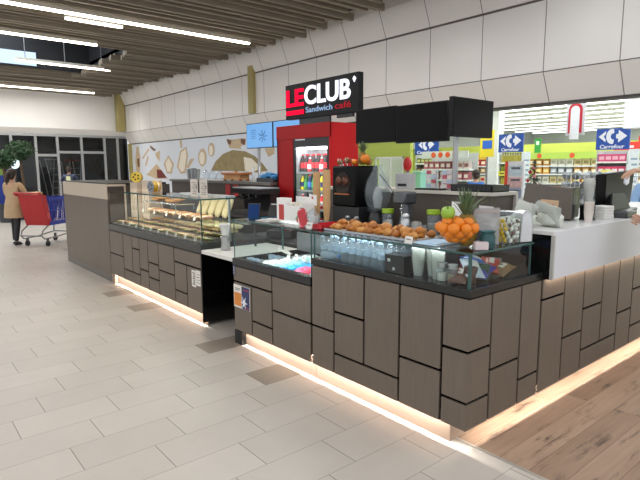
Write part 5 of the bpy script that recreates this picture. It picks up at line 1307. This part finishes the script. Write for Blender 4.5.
# wall shelves further in
def wallshelf(x, y0, y1, zs_, cols, nper, label, word, header):
    t = thing('shelf_unit', label, 'shelving', (x+.3,(y0+y1)/2,0), 0, 'long store shelves')
    B().box(x+.4,x+.44,y0,y1,0,2.0).build('back_panel', M('#b9bcb8',.5), t)
    for z in zs_: B().box(x,x+.4,y0,y1,z-.04,z).build('shelf', M('#d9dcd8',.5), t)
    hd = B().box(x-.03,x,y0,y1,1.86,2.05).build('header', M(header,.45,0,.06,3), t)
    for i in range(4): B().cyl((x-.04,y0+.4+(y1-y0-.8)*i/3,1.955),(x-.03,y0+.4+(y1-y0-.8)*i/3,1.955),.075,n=16).build('header_disc', M('#d9542c',.5), hd)
    src = [packet(a_,b_,(y1-y0)/nper*.82,.15,.20) for a_,b_,_n in cols]
    for zi, z in enumerate(zs_):
        for i in range(nper):
            k = (zi*2+i//3) % len(cols)
            put(src[k], USED, (x+.12, y1-(y1-y0)/nper*(i+.5), z+.002), 0, '%s packet, %s from the lime wall, %s level of %s' % (cols[k][2], ORD[i+1], ORD[len(zs_)-zi], word), 'packets on %s' % word)
    for q, s_ in enumerate(src):
        if not USED.get(s_.name):
            for ch in list(s_.children): bpy.data.objects.remove(ch)
            bpy.data.objects.remove(s_)
zw = (.55,.85,1.13,1.41,1.66)
wallshelf(13.2,3.2,7.0,zw,[('#cdbf8e','#8a7a4c','cream'),('#d59a3a','#e8d9a0','orange'),('#8a8f94','#d5d8da','grey'),('#b5803c','#efe2c0','brown'),('#d8d4c6','#9a9a8a','white')],16,'long store shelf of cream and orange packets under a lime header','the lime-header shelf','#b4d05a')
wallshelf(12.6,7.4,10.9,zw,[('#c9a24c','#d8342c','yellow'),('#b4483c','#efe0c8','red'),('#d5c9a8','#b5302c','cream'),('#c2803c','#f0e2b8','orange'),('#8d6a50','#d9c9a0','brown')],15,'long store shelf of yellow and red packets behind the bar screens','the yellow-header shelf','#d9b03c')
wallshelf(9.2,6.4,7.9,(.7,1.0,1.3,1.58),[('#a55a64','#e6d2d4','rose'),('#7f4a52','#d8c0c0','maroon'),('#c9b8b4','#8a5a60','pale')],8,'store shelf seen through the white doorway in the lime wall','the doorway shelf','#c9c9c6')
wallshelf(13.0,.6,2.7,zw,[('#c98a4a','#efe0c0','tan'),('#6b7a94','#d0d8e2','slate'),('#b5a08a','#6b5a4a','beige')],9,'store shelf beyond the pink end shelf','the shelf past the pink packets','#7a4a38')
# hanging banner
t = thing('hanging_banner', 'red and white rounded banner hanging inside the store entrance', 'banner', (8.0,3.17,2.3))
B().box(7.99,8.01,2.99,3.35,2.24,2.88).build('panel', M('#dde1e6',.5), t)
pts = [(7.98,3.17+.13*math.cos(a0),2.72+.13*math.sin(a0)) for a0 in [PI*i/10 for i in range(11)]]
B().prism(pts+[(7.98,3.04,2.28),(7.98,3.30,2.28)], (-.01,0,0)).build('red_shape', M('#c4243a',.5), t)
pts = [(7.969,3.17+.085*math.cos(a0),2.71+.085*math.sin(a0)) for a0 in [PI*i/10 for i in range(11)]]
B().prism(pts+[(7.969,3.085,2.16),(7.969,3.255,2.16)], (-.008,0,0)).build('white_shape', M('#e8ebef',.5), t)
B().cyl((8.0,3.17,2.88),(8.0,3.17,3.7),.006,n=6).build('cord', GREY, t)
# red promo sign
t = thing('promo_sign', 'small red sign standing above the lime header by the pink shelf', 'sign', (13.0,4.3,2.05)); B().box(13.0,13.03,3.3,4.4,2.06,2.28).build('board', M('#d8382c',.5), t); B().box(13.0,13.03,3.3,3.8,2.28,2.42).build('board', M('#d8382c',.5), t)
B().box(12.99,13.0,3.9,4.3,2.12,2.18).build('print', M('#f0e0dc',.5), t)
t = thing('green_sign', 'small green and white hanging sign before the yellow back wall', 'sign', (13.5,6.9,2.05)); B().box(13.5,13.53,6.75,6.95,2.06,2.5).build('board', M('#2f9a3c',.5), t); B().box(13.49,13.5,6.8,6.9,2.3,2.42).build('print', M('#e6efe0',.5), t)
t = thing('yellow_poster', 'yellow poster with a blue square in the store behind the turned screen', 'poster', (10.3,6.6,1.95)); B().box(10.3,10.32,6.38,6.8,1.9,2.62).build('sheet', M('#e8d02c',.5), t); B().box(10.29,10.3,6.43,6.72,2.12,2.34).build('blue_square', M('#2a62c4',.5), t); B().box(10.305,10.32,6.55,6.6,0,1.9).build('post', GREY, t)
# red dome and teal counter
t = thing('red_dome', 'red rounded dome cap beyond the bar near the lime wall', 'dome', (6.8,6.36,0)); B().ball((6.8,6.36,1.70),.10,.10,.17,16,10).build('dome', M('#b51e22',.35), t); B().cyl((6.8,6.36,0),(6.8,6.36,1.6),.035).build('post', GREY, t)
t = thing('teal_bin', 'pale teal plastic bin beyond the bar near the red dome', 'bin', (8,7.1,0)); B().box(7.8,8.3,6.8,7.4,0,1.5).build('bin_body', M('#8fc9b5',.35,0,.1,3), t, bevel=.02); B().box(7.78,8.32,6.78,7.42,1.5,1.54).build('rim', M('#a9d9c8',.35), t)
t = thing('yellow_tag', 'yellow price tag on the end shelf behind screens', 'price tag', (9.96,8.0,1.5)); B().box(9.955,9.97,7.72,7.98,1.62,1.80).build('card', M('#e8d834',.5), t); B().box(9.95,9.955,7.78,7.92,1.69,1.73).build('print', M('#5a5420',.5), t)
t = thing('yellow_tag', 'yellow price tag on the jar end shelf', 'price tag', (9.96,5.95,1.5)); B().box(9.955,9.97,5.78,6.0,1.40,1.52).build('card', M('#e8e05a',.5), t); B().box(9.95,9.955,5.83,5.95,1.44,1.47).build('print', M('#5a5420',.5), t)
t = thing('yellow_tag', 'yellow price tag at the foot of the pink end shelf', 'price tag', (9.96,3.3,1.4)); B().box(9.955,9.97,3.22,3.44,1.42,1.56).build('card', M('#ece27a',.5), t); B().box(9.95,9.955,3.28,3.4,1.47,1.50).build('print', M('#5a5420',.5), t)
# magazine stand
t = thing('leaflet_stand', 'white leaflet stand with pictures and a red edge behind the bar end', 'stand', (6.7,3.63,0))
B().box(6.68,6.74,3.46,3.80,.0,1.74).build('panel', M('#e4e6e8',.45), t); B().box(6.66,6.70,3.78,3.83,1.0,1.74).build('red_edge', M('#d2402c',.5), t)
for i,(z,hx) in enumerate(((1.47,'#b9cdd8'),(1.25,'#c9a8a8'),(1.05,'#8a9ab0'),(.82,'#c4ccc4'))): 
    p_ = B().box(6.665,6.68,3.49,3.76,z,z+.19).build('leaflet', M(hx,.5,0,.5,25), t); B().box(6.663,6.665,3.52,3.7,z+.12,z+.16).build('print', M('#5a5f6a',.5), p_)
# little christmas tree
x, y = 7.4, 3.64
t = thing('decorated_fir', 'small dark fir tree with red baubles behind the desk appliance', 'fir tree', (x,y,0))
B().cyl((x,y,0),(x,y,.55),.18,.22).build('pot', M('#7d2a2a',.5), t); B().cyl((x,y,.5),(x,y,1.72),.03,.008).build('trunk', M('#4a3626',.8), t)
b = B()
for i in range(520):
    f = random.random(); z = .6+1.15*f; r = .36*(1-f)**.8*random.uniform(.5,1)+.01; a0 = random.uniform(0,2*PI); d = Vector((math.cos(a0),math.sin(a0),-.35)); p = Vector((x,y,z))+d*r; q = Vector((-math.sin(a0),math.cos(a0),0)); L = .07
    b.add([p-d*L,p+q*.016,p+d*L,p-q*.016],[(0,1,2,3)])
b.build('needles', M('#24402c',.7,0,.4,6), t)
for i in range(12):
    f = i/12; a0 = PI+(-1.2+2.4*((i*5)%12)/12); r = .34*(1-f)**.8; B().ball((x+r*math.cos(a0),y+r*math.sin(a0),.7+1.0*f),.032,.032,.032,10,8).build('bauble', M(['#c4283c','#d97f8c'][i%2],.25), t)
# wire roll cage of clear packs
t = thing('wire_cage', 'wire roll cage full of pale plastic packs beyond the desk', 'roll cage', (7.2,2.35,0))
b = B(); cx0,cx1,cy0,cy1 = 6.75,7.6,1.85,2.85
for i in range(14):
    y_ = cy0+(cy1-cy0)*i/13; b.cyl((cx0,y_,.2),(cx0,y_,1.5),.005,n=5); 
for i in range(11):
    x_ = cx0+(cx1-cx0)*i/10; b.cyl((x_,cy0,.2),(x_,cy0,1.5),.005,n=5)
for k in range(9):
    z = .2+.16*k; b.cyl((cx0,cy0,z),(cx0,cy1,z),.005,n=5).cyl((cx0,cy0,z),(cx1,cy0,z),.005,n=5)
b.build('wires', CHROME, t)
B().box(cx0,cx1,cy0,cy1,.14,.2).build('base', GREY, t)
for a_,c_ in ((cx0+.06,cy0+.06),(cx1-.06,cy0+.06),(cx0+.06,cy1-.06),(cx1-.06,cy1-.06)): B().cyl((a_,c_-.02,.07),(a_,c_+.02,.07),.068,n=14).build('wheel', BLACK, t)
PKS = []
for h in ('#8f979b','#bcc2c5','#6f777c'):
    o_ = B().ball((0,0,.07),.076,.072,.068,10,7,.06).build('plastic_pack', M(h,.25,0,.45,30), None, ang=60); tag(o_,'x','pack'); PKS.append(o_)
n = 0
for k in range(9):
    for j in range(6):
        for (x_,y_) in (((cx0+.13,cy0+.1+.16*j),) if True else ()):
            n += 1
            put(PKS[(k*2+j)%3], USED, (x_+random.uniform(-.02,.02), y_, .204+.15*k), random.uniform(-.3,.3), 'pale plastic pack in the wire cage, %s layer from below, %s from its corner post' % (ORD[k+1],ORD[j+1]), 'pale packs in the wire cage')
for j in range(5):
    put(PKS[j%3], USED, (cx0+.38, cy0+.12+.17*j, 1.42), random.uniform(0,3), 'pale plastic pack on top of the wire cage heap, %s from its corner post' % ORD[j+1], 'pale packs in the wire cage')
B().box(cx0+.27,cx1-.05,cy0+.05,cy1-.05,.2,1.34).build('inner_box', M('#b4babd',.5,0,.2,8), t)
# ------------------------------------------------------------------ light
wd = bpy.data.worlds.new('hall_daylight'); SC.world = wd; wd.use_nodes = True
nt = wd.node_tree; bg = nt.nodes['Background']; bg.inputs[0].default_value = (.93,.96,1,1); bg.inputs[1].default_value = 1.05
def hall_light(x, y, sx, sy, p, col=(1,.97,.92), z=4.5):
    strip('hall_lamp_light', x, y, z, sx, sy, p, col)
hall_light(1.2,9.2,5,.1,130); hall_light(1.0,6.2,5,.1,130); hall_light(1.0,3.2,5,.1,130); hall_light(0,20.0,8,.1,1700); hall_light(-1,11.6,5,.1,130)  # second and third belong to the added lamps out of view
strip('shop_fill_light', 3.6, 24.2, 2.95, 4, .6, 70)  # added fill inside the dark shop so the ladders show
hall_light(-.5,14.9,3.5,3.5,260,(.9,.96,1),6.2)
for o in list(COL.objects):
    if o.type == 'MESH' and not o.data.materials: o.data.materials.append(WHITE)
SC.view_settings.view_transform = 'Standard'; SC.view_settings.look = 'None'; SC.view_settings.gamma = 1; SC.view_settings.exposure = 0.25
SC.view_settings.use_curve_mapping = False
SC.cycles.use_denoising = True
SC.cycles.max_bounces = 10; SC.cycles.transparent_max_bounces = 24; SC.cycles.caustics_reflective = False; SC.cycles.caustics_refractive = False
SC.cycles.sample_clamp_indirect = 6
